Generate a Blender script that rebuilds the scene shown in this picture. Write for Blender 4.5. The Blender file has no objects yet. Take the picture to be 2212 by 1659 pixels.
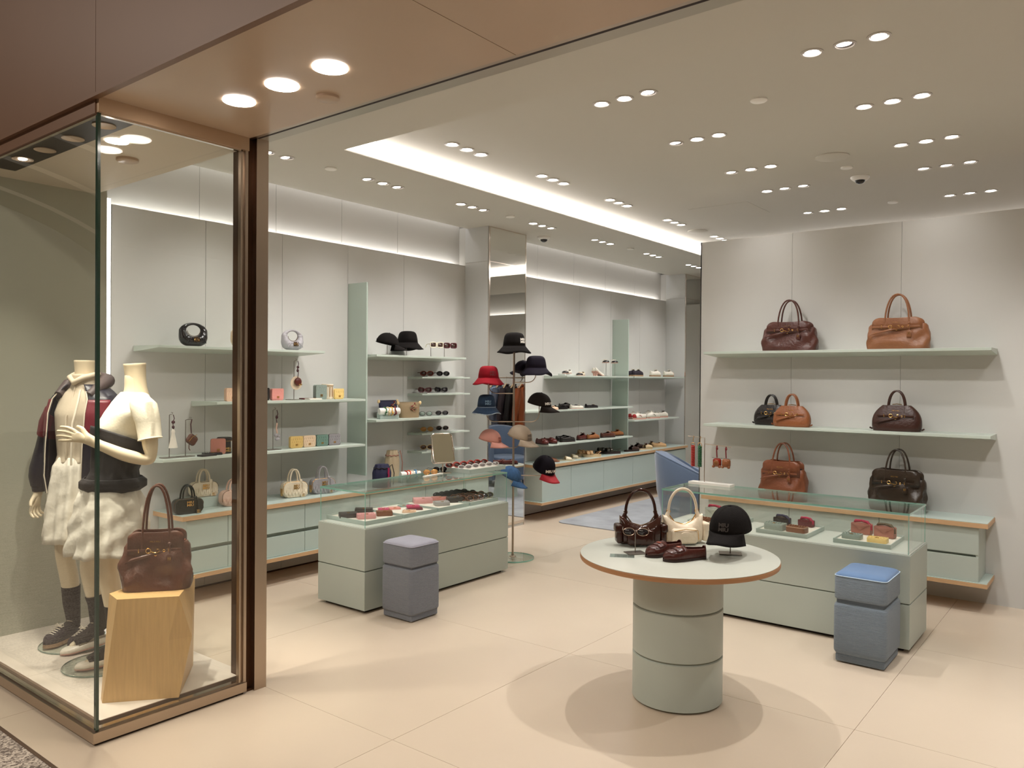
import bpy, bmesh, math, random
import numpy as np
from mathutils import Vector, Matrix
PI = math.pi
C = bpy.context.scene.collection
sc = bpy.context.scene
random.seed(7)

# ------------------------------------------------------------------ camera
EYE = 1.60
FPX, YAW, PITCH, ROLL = 1700.35, -0.66536, -0.0080051, 0.0073414
def _cam_axes():
    cy, sy, cp, sp = math.cos(YAW), math.sin(YAW), math.cos(PITCH), math.sin(PITCH)
    fwd = Vector((sy*cp, cy*cp, sp)); right = Vector((cy, -sy, 0)); up = right.cross(fwd)
    cr, sr = math.cos(ROLL), math.sin(ROLL)
    return right*cr + up*sr, -right*sr + up*cr, fwd
AX, AU, AF = _cam_axes()
cam_d = bpy.data.cameras.new('camera'); cam = bpy.data.objects.new('camera', cam_d); C.objects.link(cam)
cam_d.sensor_width = 36; cam_d.lens = FPX/2212*36; cam_d.clip_start = 0.05; cam_d.clip_end = 200
Mx = Matrix((AX, AU, -AF)).transposed().to_4x4(); Mx.translation = Vector((0, 0, EYE)); cam.matrix_world = Mx
sc.camera = cam
EYEV = Vector((0, 0, EYE))
def _ray(px, py): return AX*((px-1106)/FPX) - AU*((py-829.5)/FPX) + AF
def at_z(px, py, z):  d = _ray(px, py); return EYEV + d*((z-EYE)/d.z)       # a seen point on the level z
def at_x(px, py, x):  d = _ray(px, py); return EYEV + d*(x/d.x)             # a seen point on the wall plane x
def at_y(px, py, y):  d = _ray(px, py); return EYEV + d*(y/d.y)
def depth(p): return (Vector(p)-EYEV).dot(AF)

# ------------------------------------------------------------------ view, world, lights
sc.view_settings.view_transform = 'Standard'; sc.view_settings.look = 'None'
sc.view_settings.gamma = 1; sc.view_settings.use_curve_mapping = False
sc.view_settings.exposure = -0.12
w = bpy.data.worlds.new('world'); sc.world = w; w.use_nodes = True
w.node_tree.nodes['Background'].inputs[0].default_value = (1.0, 0.86, 0.72, 1)
w.node_tree.nodes['Background'].inputs[1].default_value = 0.10
WARM = (1.0, 0.97, 0.925)
def area(name, loc, size, power, col=WARM, rot=(0, 0, 0), sy=None):
    l = bpy.data.lights.new(name, 'AREA'); l.energy = power; l.color = col; l.size = size
    if sy: l.shape = 'RECTANGLE'; l.size_y = sy
    o = bpy.data.objects.new(name, l); C.objects.link(o); o.location = loc; o.rotation_euler = rot
    return o
def spot(name, loc, power, aim=None, size=1.9, blend=0.6, col=WARM, r=0.04):
    l = bpy.data.lights.new(name, 'SPOT'); l.energy = power; l.color = col; l.spot_size = size; l.spot_blend = blend; l.shadow_soft_size = r
    o = bpy.data.objects.new(name, l); C.objects.link(o); o.location = loc
    if aim is not None: o.rotation_euler = (Vector(aim)-Vector(loc)).to_track_quat('-Z', 'Y').to_euler()
    return o
# mall ceiling light behind and above the visitor
for x in (-9, -3.5, 2): area('mall_light', (x, -3.2, 5.9), 4.5, 200, (1.0, .90, .78), (0, 0, 0), .5)
ZH, ZL = 3.28, 3.155
PL = 60
def dl(x, y, z, aim, p=1.0, size=1.35, blend=.75, r=.035): spot('ceiling_spot', (x, y, z-.02), PL*p, aim, size, blend, WARM, r)
for x in (-2.405, -1.14, 0.12, 1.4):
    dl(x, 4.13, ZH, (x+(.45 if x < -2 else -.35 if x < -1 else 0), 3.55, 0), 2.1, 1.45, .8, r=.02)
    dl(x, 5.135, ZH, (x+.1, 5.1, 0), 1.0)
    dl(x, 6.13, ZH, (x+.03, 6.5, .7), .36, 1.8, 1.0, .06); dl(x, 5.135, ZH, (x+.05, 6.56, 1.0), .75, 1.2, 1.0, .05); dl(x+.1, 4.13, ZH, (x+.1, 6.56, 1.1), 1.5, .95, 1.0, .05); dl(x-.1, 3.0, ZL, (x, 6.56, .9), 1.2, .75, 1.0, .05)  # last spot, in the front low ceiling, is added wall fill without a fixture
for x in (-2.405, -1.14, .12, 1.4):
    for y in (6.92, 8.06): dl(x, y, ZH, (x, y+.3, 0))
for y in (4.36, 5.45, 6.55, 7.72, 8.88): dl(-3.86, y, ZH, (-3.75, y-.1, 0), 1.1); 
for y in (3.27, 4.34, 5.43, 6.53, 7.71, 8.89, 10.05):
    dl(-4.73, y-.12, ZL, (-5.40, y+.0, .35), .5, 1.75, 1.0, .06); dl(-4.73, y+.2, ZL, (-4.7, y-.1, 0), .5, 2.3, 1.0, .08); dl(-3.86, y+.3, ZL, (-5.5, y+.1, 1.0), .7, 1.3, 1.0, .05); dl(-2.45, y+.1, ZL, (-5.5, y-.1, 1.0), 1.1, .8, 1.0, .05)
for x in (-3.6, -2.0, -.4): dl(x, 10.4, ZL, (x, 11.2, 1.0), 1.1, 1.6)
CV = (1, .96, .93)
UPW = (0, 2.0, 0)
area('cove_light_low', (-5.535, 4.9, 2.735), .02, 4.5, CV, UPW, 2.5)
area('cove_light_low', (-5.535, 3.10, 2.735), .02, 2, CV, UPW, 1.1)
area('cove_light_low', (-5.535, 8.8, 2.735), .02, 7, CV, UPW, 3.7)
area('cove_light_high', (-5.53, 4.4, 3.24), .03, 2.0, CV, (0, 0, 0), 3.6)
area('cove_light_high', (-5.53, 8.8, 3.24), .03, 2.0, CV, (0, 0, 0), 3.7)
area('cove_light_back', (-1.2, 11.505, 2.735), 6, 10, CV, (2.0, 0, 0), .02)
for x in (-4.76, -4.48, -4.14):
    spot('vitrine_spot', (x, 1.68, 2.72), 48, (x+.05, 1.95, 0.1), 1.1, .7, (1, .92, .80), .025)
spot('vitrine_spot', (-3.691, 1.68, 2.72), 120, (-3.86, 1.86, .6), .9, .6, (1, .93, .80), .025)
spot('vitrine_spot', (-3.905, 1.836, 2.72), 85, (-4.02, 1.9, 0.1), 1.9, .7, (1, .92, .80), .04)
for x in (-3.048, -2.742, -2.436): spot('soffit_spot', (x, 1.955, 2.77), 26, (x+.2, 1.8, 0), 1.5, .7, (1, .88, .74), .04)

# ------------------------------------------------------------------ materials
def lin(h):
    if isinstance(h, str):
        h = h.lstrip('#'); c = [int(h[i:i+2], 16)/255 for i in (0, 2, 4)]
    else: c = [x/255 for x in h]
    return [x/12.92 if x <= .04045 else ((x+.055)/1.055)**2.4 for x in c]
MATS = {}
def mat(name, col=0, rough=.5, metal=0, var=.0, vscale=8, bump=0, bscale=80, emis=0, coat=0, sheen=0, stretch=None, spec=None, alpha=None, vor=False):
    key = name
    if key in MATS: return MATS[key]
    m = bpy.data.materials.new(name); m.use_nodes = True; n = m.node_tree; b = n.nodes['Principled BSDF']
    c = lin(col)+[1]
    b.inputs['Base Color'].default_value = c; b.inputs['Roughness'].default_value = rough; b.inputs['Metallic'].default_value = metal
    if coat: b.inputs['Coat Weight'].default_value = coat; b.inputs['Coat Roughness'].default_value = .08
    if sheen: b.inputs['Sheen Weight'].default_value = sheen; b.inputs['Sheen Roughness'].default_value = .4
    if spec is not None: b.inputs['Specular IOR Level'].default_value = spec
    if emis: b.inputs['Emission Color'].default_value = c; b.inputs['Emission Strength'].default_value = emis
    tc = n.nodes.new('ShaderNodeTexCoord'); src = tc.outputs['Object']
    if stretch:
        mp = n.nodes.new('ShaderNodeMapping'); mp.inputs['Scale'].default_value = stretch; n.links.new(src, mp.inputs[0]); src = mp.outputs[0]
    if var:
        t = n.nodes.new('ShaderNodeTexNoise'); t.inputs['Scale'].default_value = vscale; t.inputs['Detail'].default_value = 5; n.links.new(src, t.inputs['Vector'])
        r = n.nodes.new('ShaderNodeMapRange'); r.inputs['From Min'].default_value = .3; r.inputs['From Max'].default_value = .7
        r.inputs['To Min'].default_value = 1-var; r.inputs['To Max'].default_value = 1+var; n.links.new(t.outputs['Fac'], r.inputs['Value'])
        mx = n.nodes.new('ShaderNodeVectorMath'); mx.operation = 'SCALE'; mx.inputs[0].default_value = c[:3]; n.links.new(r.outputs[0], mx.inputs['Scale'])
        n.links.new(mx.outputs[0], b.inputs['Base Color'])
    if bump:
        if vor: t = n.nodes.new('ShaderNodeTexVoronoi'); t.inputs['Scale'].default_value = bscale; o = t.outputs['Distance']
        else: t = n.nodes.new('ShaderNodeTexNoise'); t.inputs['Scale'].default_value = bscale; t.inputs['Detail'].default_value = 4; o = t.outputs['Fac']
        n.links.new(src, t.inputs['Vector'])
        bp = n.nodes.new('ShaderNodeBump'); bp.inputs['Strength'].default_value = bump; bp.inputs['Distance'].default_value = .01
        n.links.new(o, bp.inputs['Height']); n.links.new(bp.outputs[0], b.inputs['Normal'])
    MATS[key] = m; return m
def glass(name, col=(245, 250, 247)):
    if name in MATS: return MATS[name]
    m = bpy.data.materials.new(name); m.use_nodes = True; n = m.node_tree
    for x in list(n.nodes):
        if x.type != 'OUTPUT_MATERIAL': n.nodes.remove(x)
    out = n.nodes['Material Output']
    tr = n.nodes.new('ShaderNodeBsdfTransparent'); tr.inputs[0].default_value = lin(col)+[1]
    gl = n.nodes.new('ShaderNodeBsdfGlossy'); gl.inputs['Roughness'].default_value = .0; gl.inputs[0].default_value = (1, 1, 1, 1)
    ge = n.nodes.new('ShaderNodeNewGeometry'); dt = n.nodes.new('ShaderNodeVectorMath'); dt.operation = 'DOT_PRODUCT'
    n.links.new(ge.outputs['Normal'], dt.inputs[0]); n.links.new(ge.outputs['Incoming'], dt.inputs[1])
    def mth(op, a, b=None):
        q = n.nodes.new('ShaderNodeMath'); q.operation = op
        for i, v in enumerate((a, b)):
            if v is None: continue
            if isinstance(v, (int, float)): q.inputs[i].default_value = v
            else: n.links.new(v, q.inputs[i])
        return q.outputs[0]
    f = mth('ADD', mth('MULTIPLY', mth('POWER', mth('SUBTRACT', 1.0, mth('ABSOLUTE', dt.outputs['Value'])), 5.0), .94), .035)   # plain two-sided glass reflectance
    mx = n.nodes.new('ShaderNodeMixShader')
    n.links.new(f, mx.inputs[0]); n.links.new(tr.outputs[0], mx.inputs[1]); n.links.new(gl.outputs[0], mx.inputs[2]); n.links.new(mx.outputs[0], out.inputs[0])
    MATS[name] = m; return m
M_WALL = mat('painted_wall_panel', (204, 203, 199), .55, var=.015, vscale=2)
M_UP = mat('upper_wall_panel', (200, 198, 192), .6)
M_CEIL = mat('ceiling_paint', (200, 196, 186), .8, var=.01, vscale=1)
M_MINT = mat('mint_lacquer', (180, 189, 181), .38, var=.01, vscale=3)
M_MINT2 = mat('mint_lacquer_glossy', (182, 196, 190), .3)
M_SHELF = mat('pale_mint_metal', (196, 206, 196), .35)
M_VP = mat('mint_panel', (182, 196, 186), .4)
M_EDGE = mat('birch_edge', (200, 162, 122), .5, var=.08, vscale=14, stretch=(1, 1, 12))
M_STEEL = mat('brushed_bronze_steel', (182, 166, 150), .3, 1, bump=.05, bscale=300, stretch=(1, 1, .05))
M_STEELD = mat('dark_bronze', (74, 50, 34), .35, .8)
M_BROWN = mat('brown_fascia_panel', (116, 84, 62), .4, var=.04, vscale=2)
M_TAN = mat('tan_soffit_panel', (186, 162, 138), .3, var=.03, vscale=3)
M_DARK = mat('dark_recess', (42, 28, 26), .7)
M_CHROME = mat('polished_chrome', (225, 215, 205), .12, 1)
M_MIRROR = mat('mirror_silvering', (240, 240, 236), .01, 1)
M_GOLD = mat('gold_hardware', (236, 190, 120), .22, 1)
M_WHITE = mat('white_plastic', (238, 235, 228), .4)
M_LAMP = mat('lamp_glow', (255, 246, 236), emis=22)
M_LED = mat('led_glow', (255, 248, 243), emis=8)
for m_ in (M_LAMP,): m_.cycles.emission_sampling = 'NONE'
G_CLEAR = glass('clear_glass', (251, 252, 250))
G_EDGE = mat('green_glass_edge', (136, 192, 176), .15, coat=1)
G_EDGED = mat('dark_green_glass_edge', (26, 60, 48), .15, coat=1)

# ------------------------------------------------------------------ mesh helpers
class MB:
    def __init__(s): s.v = []; s.f = []
    def add(s, v, f, M=None):
        b = len(s.v); s.v += [tuple(M @ Vector(p)) if M is not None else tuple(p) for p in v]; s.f += [tuple(i+b for i in q) for q in f]; return s
    def box(s, x0, x1, y0, y1, z0, z1, M=None):
        v = [(x, y, z) for x in (x0, x1) for y in (y0, y1) for z in (z0, z1)]
        return s.add(v, [(0, 1, 3, 2), (4, 6, 7, 5), (0, 4, 5, 1), (2, 3, 7, 6), (0, 2, 6, 4), (1, 5, 7, 3)], M)
    def rings(s, R, M=None, closed=True, caps=True, loop=False):
        n = len(R[0]); v = [p for r in R for p in r]; f = []
        m = len(R)
        for i in range(m if loop else m-1):
            j = (i+1) % m
            for k in range(n if closed else n-1):
                l = (k+1) % n; f.append((i*n+k, i*n+l, j*n+l, j*n+k))
        if caps and not loop: f.append(tuple(range(n-1, -1, -1))); f.append(tuple(range((m-1)*n, m*n)))
        return s.add(v, f, M)
    def lathe(s, prof, n=24, sx=1, sy=1, M=None, caps=True):
        return s.rings([[(r*sx*math.cos(2*PI*k/n), r*sy*math.sin(2*PI*k/n), z) for k in range(n)] for r, z in prof], M, caps=caps)
    def cyl(s, x, y, z0, z1, r, n=20, M=None, r2=None):
        T = Matrix.Translation((x, y, 0)); T = M @ T if M is not None else T
        return s.lathe([(r, z0), (r2 if r2 is not None else r, z1)], n, M=T)
    def tube(s, P, r, n=8, closed=False, M=None, flat=1, up=None):
        P = [Vector(p) for p in P]; m = len(P); R = []
        rr = r if isinstance(r, (list, tuple)) else [r]*m
        prev = None
        for i, p in enumerate(P):
            a = P[(i-1) % m] if closed or i > 0 else P[i]; b = P[(i+1) % m] if closed or i < m-1 else P[i]
            t = (b-a).normalized() if (b-a).length > 1e-9 else Vector((0, 0, 1))
            if prev is None:
                u = up or (Vector((0, 0, 1)) if abs(t.z) < .9 else Vector((0, 1, 0)))
                u = Vector(u); u = (u-t*u.dot(t)).normalized()
            else: u = (prev-t*prev.dot(t)).normalized()
            prev = u; w = t.cross(u)
            R.append([p+(u*math.cos(2*PI*k/n)*flat+w*math.sin(2*PI*k/n))*rr[i] for k in range(n)])
        return s.rings(R, M, caps=not closed, loop=closed)
    def prism(s, out, a0, a1, axis='y', M=None):
        def q(p, a): return (p[0], a, p[1]) if axis == 'y' else (p[0], p[1], a) if axis == 'z' else (a, p[0], p[1])
        n = len(out); return s.add([q(p, a0) for p in out]+[q(p, a1) for p in out],
            [tuple(range(n)), tuple(range(2*n-1, n-1, -1))]+[(i, i+n, (i+1) % n+n, (i+1) % n) for i in range(n)], M)
    def rbox(s, w, d, h, r=.01, z0=0, n=4, er=None, M=None, taper=0, cx=0, cy=0):
        er = r if er is None else er; er = min(er, h/2-1e-4); R = []
        for k in range(n+1): a = PI/2*k/n; R.append((er-er*math.sin(a), z0+er-er*math.cos(a)))
        R = R + [(i, 2*z0+h-z) for i, z in R[::-1]]
        S = []
        for ins, z in R:
            t = taper*(z-z0)/h; S.append([(x+cx, y+cy, z) for x, y in rrect(w-2*ins-2*t, d-2*ins-(2*t if d > .05 else 0), max(r-ins, .0005), n)])
        return s.rings(S, M)
    def ell(s, cx, cy, cz, rx, ry, rz, n=16, m=8, M=None):
        return s.rings([[(cx+rx*math.sin(PI*(i+.02)/(m+.04))*math.cos(2*PI*k/n), cy+ry*math.sin(PI*(i+.02)/(m+.04))*math.sin(2*PI*k/n), cz-rz*math.cos(PI*i/m)) for k in range(n)] for i in range(m+1)], M)
    def strip(s, A, B, M=None):
        n = len(A); return s.add(list(A)+list(B), [(i, i+1, n+i+1, n+i) for i in range(n-1)], M)
def rrect(w, d, r, n=4):
    r = min(r, w/2-1e-4, d/2-1e-4); P = []
    for sx, sy, a0 in ((1, 1, 0), (-1, 1, PI/2), (-1, -1, PI), (1, -1, 1.5*PI)):
        for k in range(n+1): a = a0+PI/2*k/n; P.append((sx*(w/2-r)+r*math.cos(a), sy*(d/2-r)+r*math.sin(a)))
    return P
def rotm(ax, deg, loc=(0, 0, 0)): return Matrix.Translation(loc) @ Matrix.Rotation(math.radians(deg), 4, ax)
def obj(name, mb, m, parent=None, smooth=True, ang=40, bevel=0, label=None, loc=None, solid=0):
    me = bpy.data.meshes.new(name); me.from_pydata(mb.v, [], mb.f)
    bm = bmesh.new(); bm.from_mesh(me); bmesh.ops.recalc_face_normals(bm, faces=bm.faces)
    if bevel: bmesh.ops.bevel(bm, geom=[e for e in bm.edges if e.is_manifold and e.calc_face_angle(0) > .6], offset=bevel, segments=2, affect='EDGES', profile=.5)
    bm.to_mesh(me); bm.free()
    if smooth: me.shade_smooth(); me.set_sharp_from_angle(angle=math.radians(ang))
    me.materials.append(m); o = bpy.data.objects.new(name, me); C.objects.link(o)
    if parent is not None: o.parent = parent
    if loc: o.location = loc
    if label: o['label'] = label
    if solid:
        md = o.modifiers.new('s', 'SOLIDIFY'); md.thickness = solid; md.offset = 0
    return o
def thing(name, label, cat, loc=(0, 0, 0), rotz=0, group=None, scale=1):
    o = bpy.data.objects.new(name, None); C.objects.link(o); o.location = loc; o.rotation_euler = (0, 0, rotz); o.empty_display_size = .05
    o.scale = (scale,)*3 if not isinstance(scale, tuple) else scale
    return tag(o, label, cat, group)
def tag(o, label, cat, group=None):
    o['label'] = label; o['category'] = cat
    if group: o['group'] = group
    return o
def struct(name, mb, m, parent=None, **k):
    o = obj(name, mb, m, parent, **k)
    if parent is None: o['kind'] = 'structure'
    return o
def put(o, loc, rotz=0, label=None, group=None, scale=None):
    o.location = loc; o.rotation_euler = (0, 0, rotz)
    if scale is not None: o.scale = (scale,)*3 if not isinstance(scale, tuple) else scale
    if label: o['label'] = label
    if group: o['group'] = group
    return o
def children(o): return [c for c in C.objects if c.parent == o]
def dup(o, parent=None, kids=None):
    c = o.copy(); C.objects.link(c); c.parent = parent
    for ch in (kids or KIDS).get(o.name, []) if False else [x for x in list(o.children)]: dup(ch, c)
    return c
KIDS = {}
_txt = {}
def text_obj(s, size, m, parent, loc, rot, name='lettering', bold=.0, sx=1, label=None, bend=0):
    key = (s, bold)
    if key not in _txt:
        cu = bpy.data.curves.new('t', 'FONT'); cu.body = s; cu.size = 1; cu.extrude = .02; cu.offset = bold; cu.align_x = 'CENTER'; cu.align_y = 'CENTER'; cu.resolution_u = 2; cu.space_line = .9
        to = bpy.data.objects.new('t', cu); C.objects.link(to)
        dg = bpy.context.evaluated_depsgraph_get(); me = bpy.data.meshes.new_from_object(to.evaluated_get(dg)); me.name = 'lettering'
        bpy.data.objects.remove(to); bpy.data.curves.remove(cu); _txt[key] = me
    me = _txt[key].copy()
    if bend:
        R = bend/size
        for v in me.vertices: a = v.co.x*sx/R; v.co.z -= R*(1-math.cos(a)); v.co.x = R*math.sin(a)/sx
    me.materials.clear(); me.materials.append(m)
    o = bpy.data.objects.new(name, me); C.objects.link(o); o.parent = parent; o.location = loc; o.rotation_euler = rot; o.scale = (size*sx, size, size)
    if label: o['label'] = label
    return o
# ================================================================== STRUCTURE
# floor: large tiles, 1.565 x 1.40 m
fl = struct('floor', MB().box(-8, 4, 1.36, 13.2, -.06, -.004), mat('grout', (168, 142, 118), .8))
M_TILE = mat('warm_cream_stone_tile', (206, 190, 171), .25, var=.025, vscale=1.6, bump=.02, bscale=30)
xs = [-7.235+1.565*i for i in range(8)]; ys = [1.375, 2.40, 3.80, 5.20, 6.60, 8.0, 9.4, 10.8, 12.2, 13.6]
for i in range(len(xs)-1):
    for j in range(len(ys)-1):
        w_, d_ = xs[i+1]-xs[i]-.002, ys[j+1]-ys[j]-.002
        obj('floor_tile', MB().box(0, w_, 0, d_, -.02, 0), M_TILE, fl, smooth=False, loc=(xs[i]+.0015, ys[j]+.0015, 0))
mt = bpy.data.materials.new('speckled_terrazzo'); mt.use_nodes = True; n = mt.node_tree; b = n.nodes['Principled BSDF']; b.inputs['Roughness'].default_value = .5
tc = n.nodes.new('ShaderNodeTexCoord'); vo = n.nodes.new('ShaderNodeTexVoronoi'); vo.inputs['Scale'].default_value = 110; cr = n.nodes.new('ShaderNodeValToRGB')
n.links.new(tc.outputs['Object'], vo.inputs['Vector']); n.links.new(vo.outputs['Color'], cr.inputs[0]); n.links.new(cr.outputs[0], b.inputs['Base Color'])
cr.color_ramp.elements[0].color = (*lin((98, 86, 80)), 1); cr.color_ramp.elements[1].color = (*lin((196, 184, 172)), 1); cr.color_ramp.elements[0].position = .25; cr.color_ramp.elements[1].position = .75
struct('floor_mall', MB().box(-24, 6, -9, 1.36, -.06, -.001), mt)
struct('trim_1', MB().box(-12, 6, 1.36, 1.375, -.05, .001), mat('dark_floor_joint', (86, 66, 52), .5))
# ceilings
struct('ceiling', MB().box(-5.47, 4, 2.36, 3.54, ZL, ZL+.3).box(-5.47, -4.26, 3.54, 11.42, ZL, ZL+.3).box(-4.26, 4, 9.40, 11.42, ZL, ZL+.3), M_CEIL, smooth=False)
struct('ceiling_raised', MB().box(-4.27, 4, 3.53, 9.41, ZH, ZH+.2), M_CEIL, smooth=False)
struct('ceiling_cove_back', MB().box(-6.2, -5.40, 2.36, 11.7, 3.47, 3.5), M_CEIL, smooth=False)
led = obj('cove_light_strip', MB().box(-4.262, -4.255, 3.545, 9.395, ZL+.01, ZH-.002).box(-4.255, 3.9, 9.393, 9.399, ZL+.01, ZH-.002), M_LED, smooth=False)
tag(led, 'long white recessed light line running along the ceiling step', 'cove light')
hatch = struct('ceiling_hatch', MB().box(-3.46, -2.86, 7.22, 7.82, ZH-.002, ZH), M_CEIL, smooth=False)
# left wall: lower panels (each a piece), upper recessed panels
wl = struct('wall_left', MB().box(-5.9, -5.60, 2.30, 11.7, -.05, 3.6), M_UP, smooth=False)
seam = [2.55, 3.250, 3.934, 4.626, 5.312, 6.205, 6.84, 7.60, 8.38, 9.15, 9.95, 10.75]
for a, b_ in zip(seam[:-1], seam[1:]):
    obj('wall_panel', MB().box(-5.52, -5.50, a+.0015, b_-.0015, 0, 2.77), M_WALL, wl, smooth=False)
for a, b_ in zip(seam[:-1], seam[1:]):
    obj('upper_wall_panel', MB().box(-5.602, -5.59, a+.0015, b_-.0015, 2.7, 3.46), M_UP, wl, smooth=False)
struct('baseboard_left', MB().box(-5.50, -5.496, 2.55, 10.75, 0, .012), M_STEELD)
# vitrine side partition
struct('wall_vitrine', MB().box(-5.22, -5.15, 1.56, 2.36, 0, 2.78), mat('grey_green_partition', (176, 176, 160), .6), smooth=False)
led2 = obj('vertical_light_strip', MB().box(-5.20, -5.178, 2.372, 2.396, .08, 2.735), M_LED, smooth=False)
tag(led2, 'tall vertical white light line at the edge of the shop window', 'light strip')
struct('trim_2', MB().box(-5.60, -5.50, 2.40, 2.549, 0, 2.70), M_WALL, smooth=False)
struct('wall_vitrine_outer', MB().box(-12, -5.22, 1.5, 2.36, 0, 2.8), M_WALL, smooth=False)
# far wall & right side
wb = struct('wall_back', MB().box(-6, 4, 11.56, 11.7, 0, 3.5), M_UP, smooth=False)
for k in range(9): obj('wall_panel', MB().box(-5.5+1.04*k, -4.463+1.04*k, 11.45, 11.47, 0, 2.77), M_WALL, wb, smooth=False)
struct('ceiling_back_cove', MB().box(-6, 4, 11.40, 11.6, 3.47, 3.5), M_CEIL, smooth=False)
struct('wall_far_right', MB().box(3.4, 3.6, 2.3, 11.7, 0, 3.5), M_WALL, smooth=False)
wr = struct('wall_right', MB().box(-3.01, 3.4, 6.575, 6.70, 0, 2.805), M_WALL, smooth=False)
sr_ = [-3.02, -2.208, -1.379, -.55, .28, 1.11, 1.94, 2.77, 3.4]
for a, b_ in zip(sr_[:-1], sr_[1:]): obj('wall_panel', MB().box(a+.001, b_-.001, 6.56, 6.575, 0, 2.815), M_WALL, wr, smooth=False)
struct('trim_3', MB().box(-3.02, -3.01, 6.56, 6.70, 0, 2.815), M_WALL, smooth=False)
# mirror columns
def column(y0, y1, nm):
    c = struct(nm, MB().box(-5.60, -5.185, y0, y1, 0, 3.17), M_UP, smooth=False)
    zj = 2.795
    for a, b_ in ((.055, zj-.004), (zj+.004, 3.145)):
        obj('mirror_pane', MB().box(-5.186, -5.180, y0+.02, y1-.012, a, b_), M_MIRROR, c, smooth=False)
    obj('metal_edge', MB().box(-5.187, -5.178, y0, y0+.02, .0, 3.155).box(-5.187, -5.178, y1-.012, y1, .0, 3.155).box(-5.187, -5.1795, y0+.02, y1-.012, 3.145, 3.155).box(-5.187, -5.1795, y0+.02, y1-.012, 0.03, .055).box(-5.187, -5.1795, y0+.02, y1-.012, zj-.004, zj+.004), M_CHROME, c, smooth=False)
    obj('side_panel', MB().box(-5.5, -5.19, y0-.006, y0, 0, zj-.003).box(-5.5, -5.19, y0-.006, y0, zj+.003, 3.155), mat('pale_column_panel', (206, 206, 204), .5), c, smooth=False)
column(6.205, 6.835, 'wall_column_1'); column(10.75, 11.35, 'wall_column_2')
# shop front: fascia, soffit, header, post
fa = struct('wall_fascia', MB().box(-12, 4, 1.56, 1.60, 2.80, 5.2), M_DARK, smooth=False)
for a, b_ in ((-7.2, -3.4815), (-3.4785, .2), (.203, 4)): obj('fascia_panel', MB().box(a, b_, 1.545, 1.56, 2.795, 5.2), M_BROWN, fa, smooth=False)
obj('fascia_lip', MB().box(-12, 4, 1.532, 1.56, 2.78, 2.795), M_BROWN, fa, smooth=False)
so = struct('ceiling_soffit', MB().box(-3.48, 4, 1.60, 2.30, 2.80, 3.1), M_DARK, smooth=False)
for a, b_ in ((-3.478, -1.7955), (-1.7925, -.05), (-.047, 1.7), (1.703, 4)): obj('soffit_panel', MB().box(a, b_, 1.560, 2.295, 2.79, 2.81), M_TAN, so, smooth=False)
hd = struct('door_header', MB().box(-3.5, 4, 2.295, 2.315, 2.79, 2.81), M_STEEL, smooth=False)
obj('dark_channel', MB().box(-3.5, 4, 2.315, 2.35, 2.80, 3.2), M_DARK, hd, smooth=False)
obj('steel_band', MB().box(-3.5, 4, 2.35, 2.42, 2.803, 3.2), mat('satin_steel_band', (176, 170, 158), .35, .6), hd, smooth=False)
po = struct('door_post', MB().box(-3.52, -3.482, 2.335, 2.405, 0, 2.81), M_STEEL, smooth=False, bevel=.001)
obj('dark_channel', MB().box(-3.62, -3.515, 2.29, 2.40, 0.002, 2.81), M_STEELD, po, smooth=False)
obj('door_track', MB().box(-3.60, -3.50, 2.30, 2.36, 0, .012), M_STEELD, po, smooth=False)
# vitrine
vb = thing('shop_window', 'frameless glass corner shop window on a low bronze base', 'shop window', (-3.49, 1.55, 0))
def L(mb): return mb
T0 = Matrix.Translation((3.49, -1.55, 0))
obj('base_rail', MB().box(-9, -3.48, 1.545, 1.60, .012, .058, T0).box(-3.545, -3.48, 1.60, 2.29, .012, .058, T0), M_STEEL, vb, smooth=False)
obj('base_shadow_gap', MB().box(-9, -3.495, 1.56, 1.61, 0, .012, T0).box(-3.55, -3.495, 1.60, 2.28, 0, .012, T0), M_DARK, vb, smooth=False)
obj('glass_channel', MB().box(-9, -3.50, 1.558, 1.585, .058, .066, T0).box(-3.53, -3.50, 1.585, 2.28, .058, .066, T0), M_CHROME, vb, smooth=False)
obj('glass_pane', MB().box(-9, -3.498, 1.562, 1.572, .06, 2.74, T0), G_CLEAR, vb, smooth=False, label='left glass pane facing the mall')
obj('glass_pane', MB().box(-3.508, -3.498, 1.574, 2.262, .06, 2.74, T0), G_CLEAR, vb, smooth=False, label='right glass pane facing the entrance')
obj('glass_edge', MB().box(-3.512, -3.494, 1.5605, 1.5735, .06, 2.725, T0), G_EDGED, vb, smooth=False, label='dark green polished glass corner edge')
obj('end_frame', MB().box(-3.515, -3.492, 2.252, 2.262, .06, 2.74, T0).box(-3.515, -3.490, 2.276, 2.292, .02, 2.79, T0).box(-3.53, -3.505, 2.262, 2.278, .06, 2.74, T0), M_STEEL, vb, smooth=False)
obj('top_rail', MB().box(-3.515, -3.478, 1.558, 2.29, 2.725, 2.792, T0), mat('tan_metal_rail', (186, 158, 128), .35, .5), vb, smooth=False)
obj('top_rail', MB().box(-9, -3.50, 1.552, 1.585, 2.722, 2.79, T0), M_BROWN, vb, smooth=False)
obj('top_channel', MB().box(-3.512, -3.492, 1.574, 2.262, 2.718, 2.728, T0).box(-9, -3.50, 1.56, 1.575, 2.715, 2.725, T0), M_CHROME, vb, smooth=False)
struct('ceiling_vitrine', MB().box(-5.16, -3.515, 1.59, 2.29, 2.742, 2.80), mat('vitrine_ceiling', (206, 194, 176), .6), smooth=False)
sl = obj('light_slot', MB().box(-4.90, -3.53, 1.595, 1.745, 2.731, 2.7415), mat('black_slot', (30, 20, 20), .4), smooth=False)
tag(sl, 'black recessed light trough above the shop window display', 'light trough')
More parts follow.
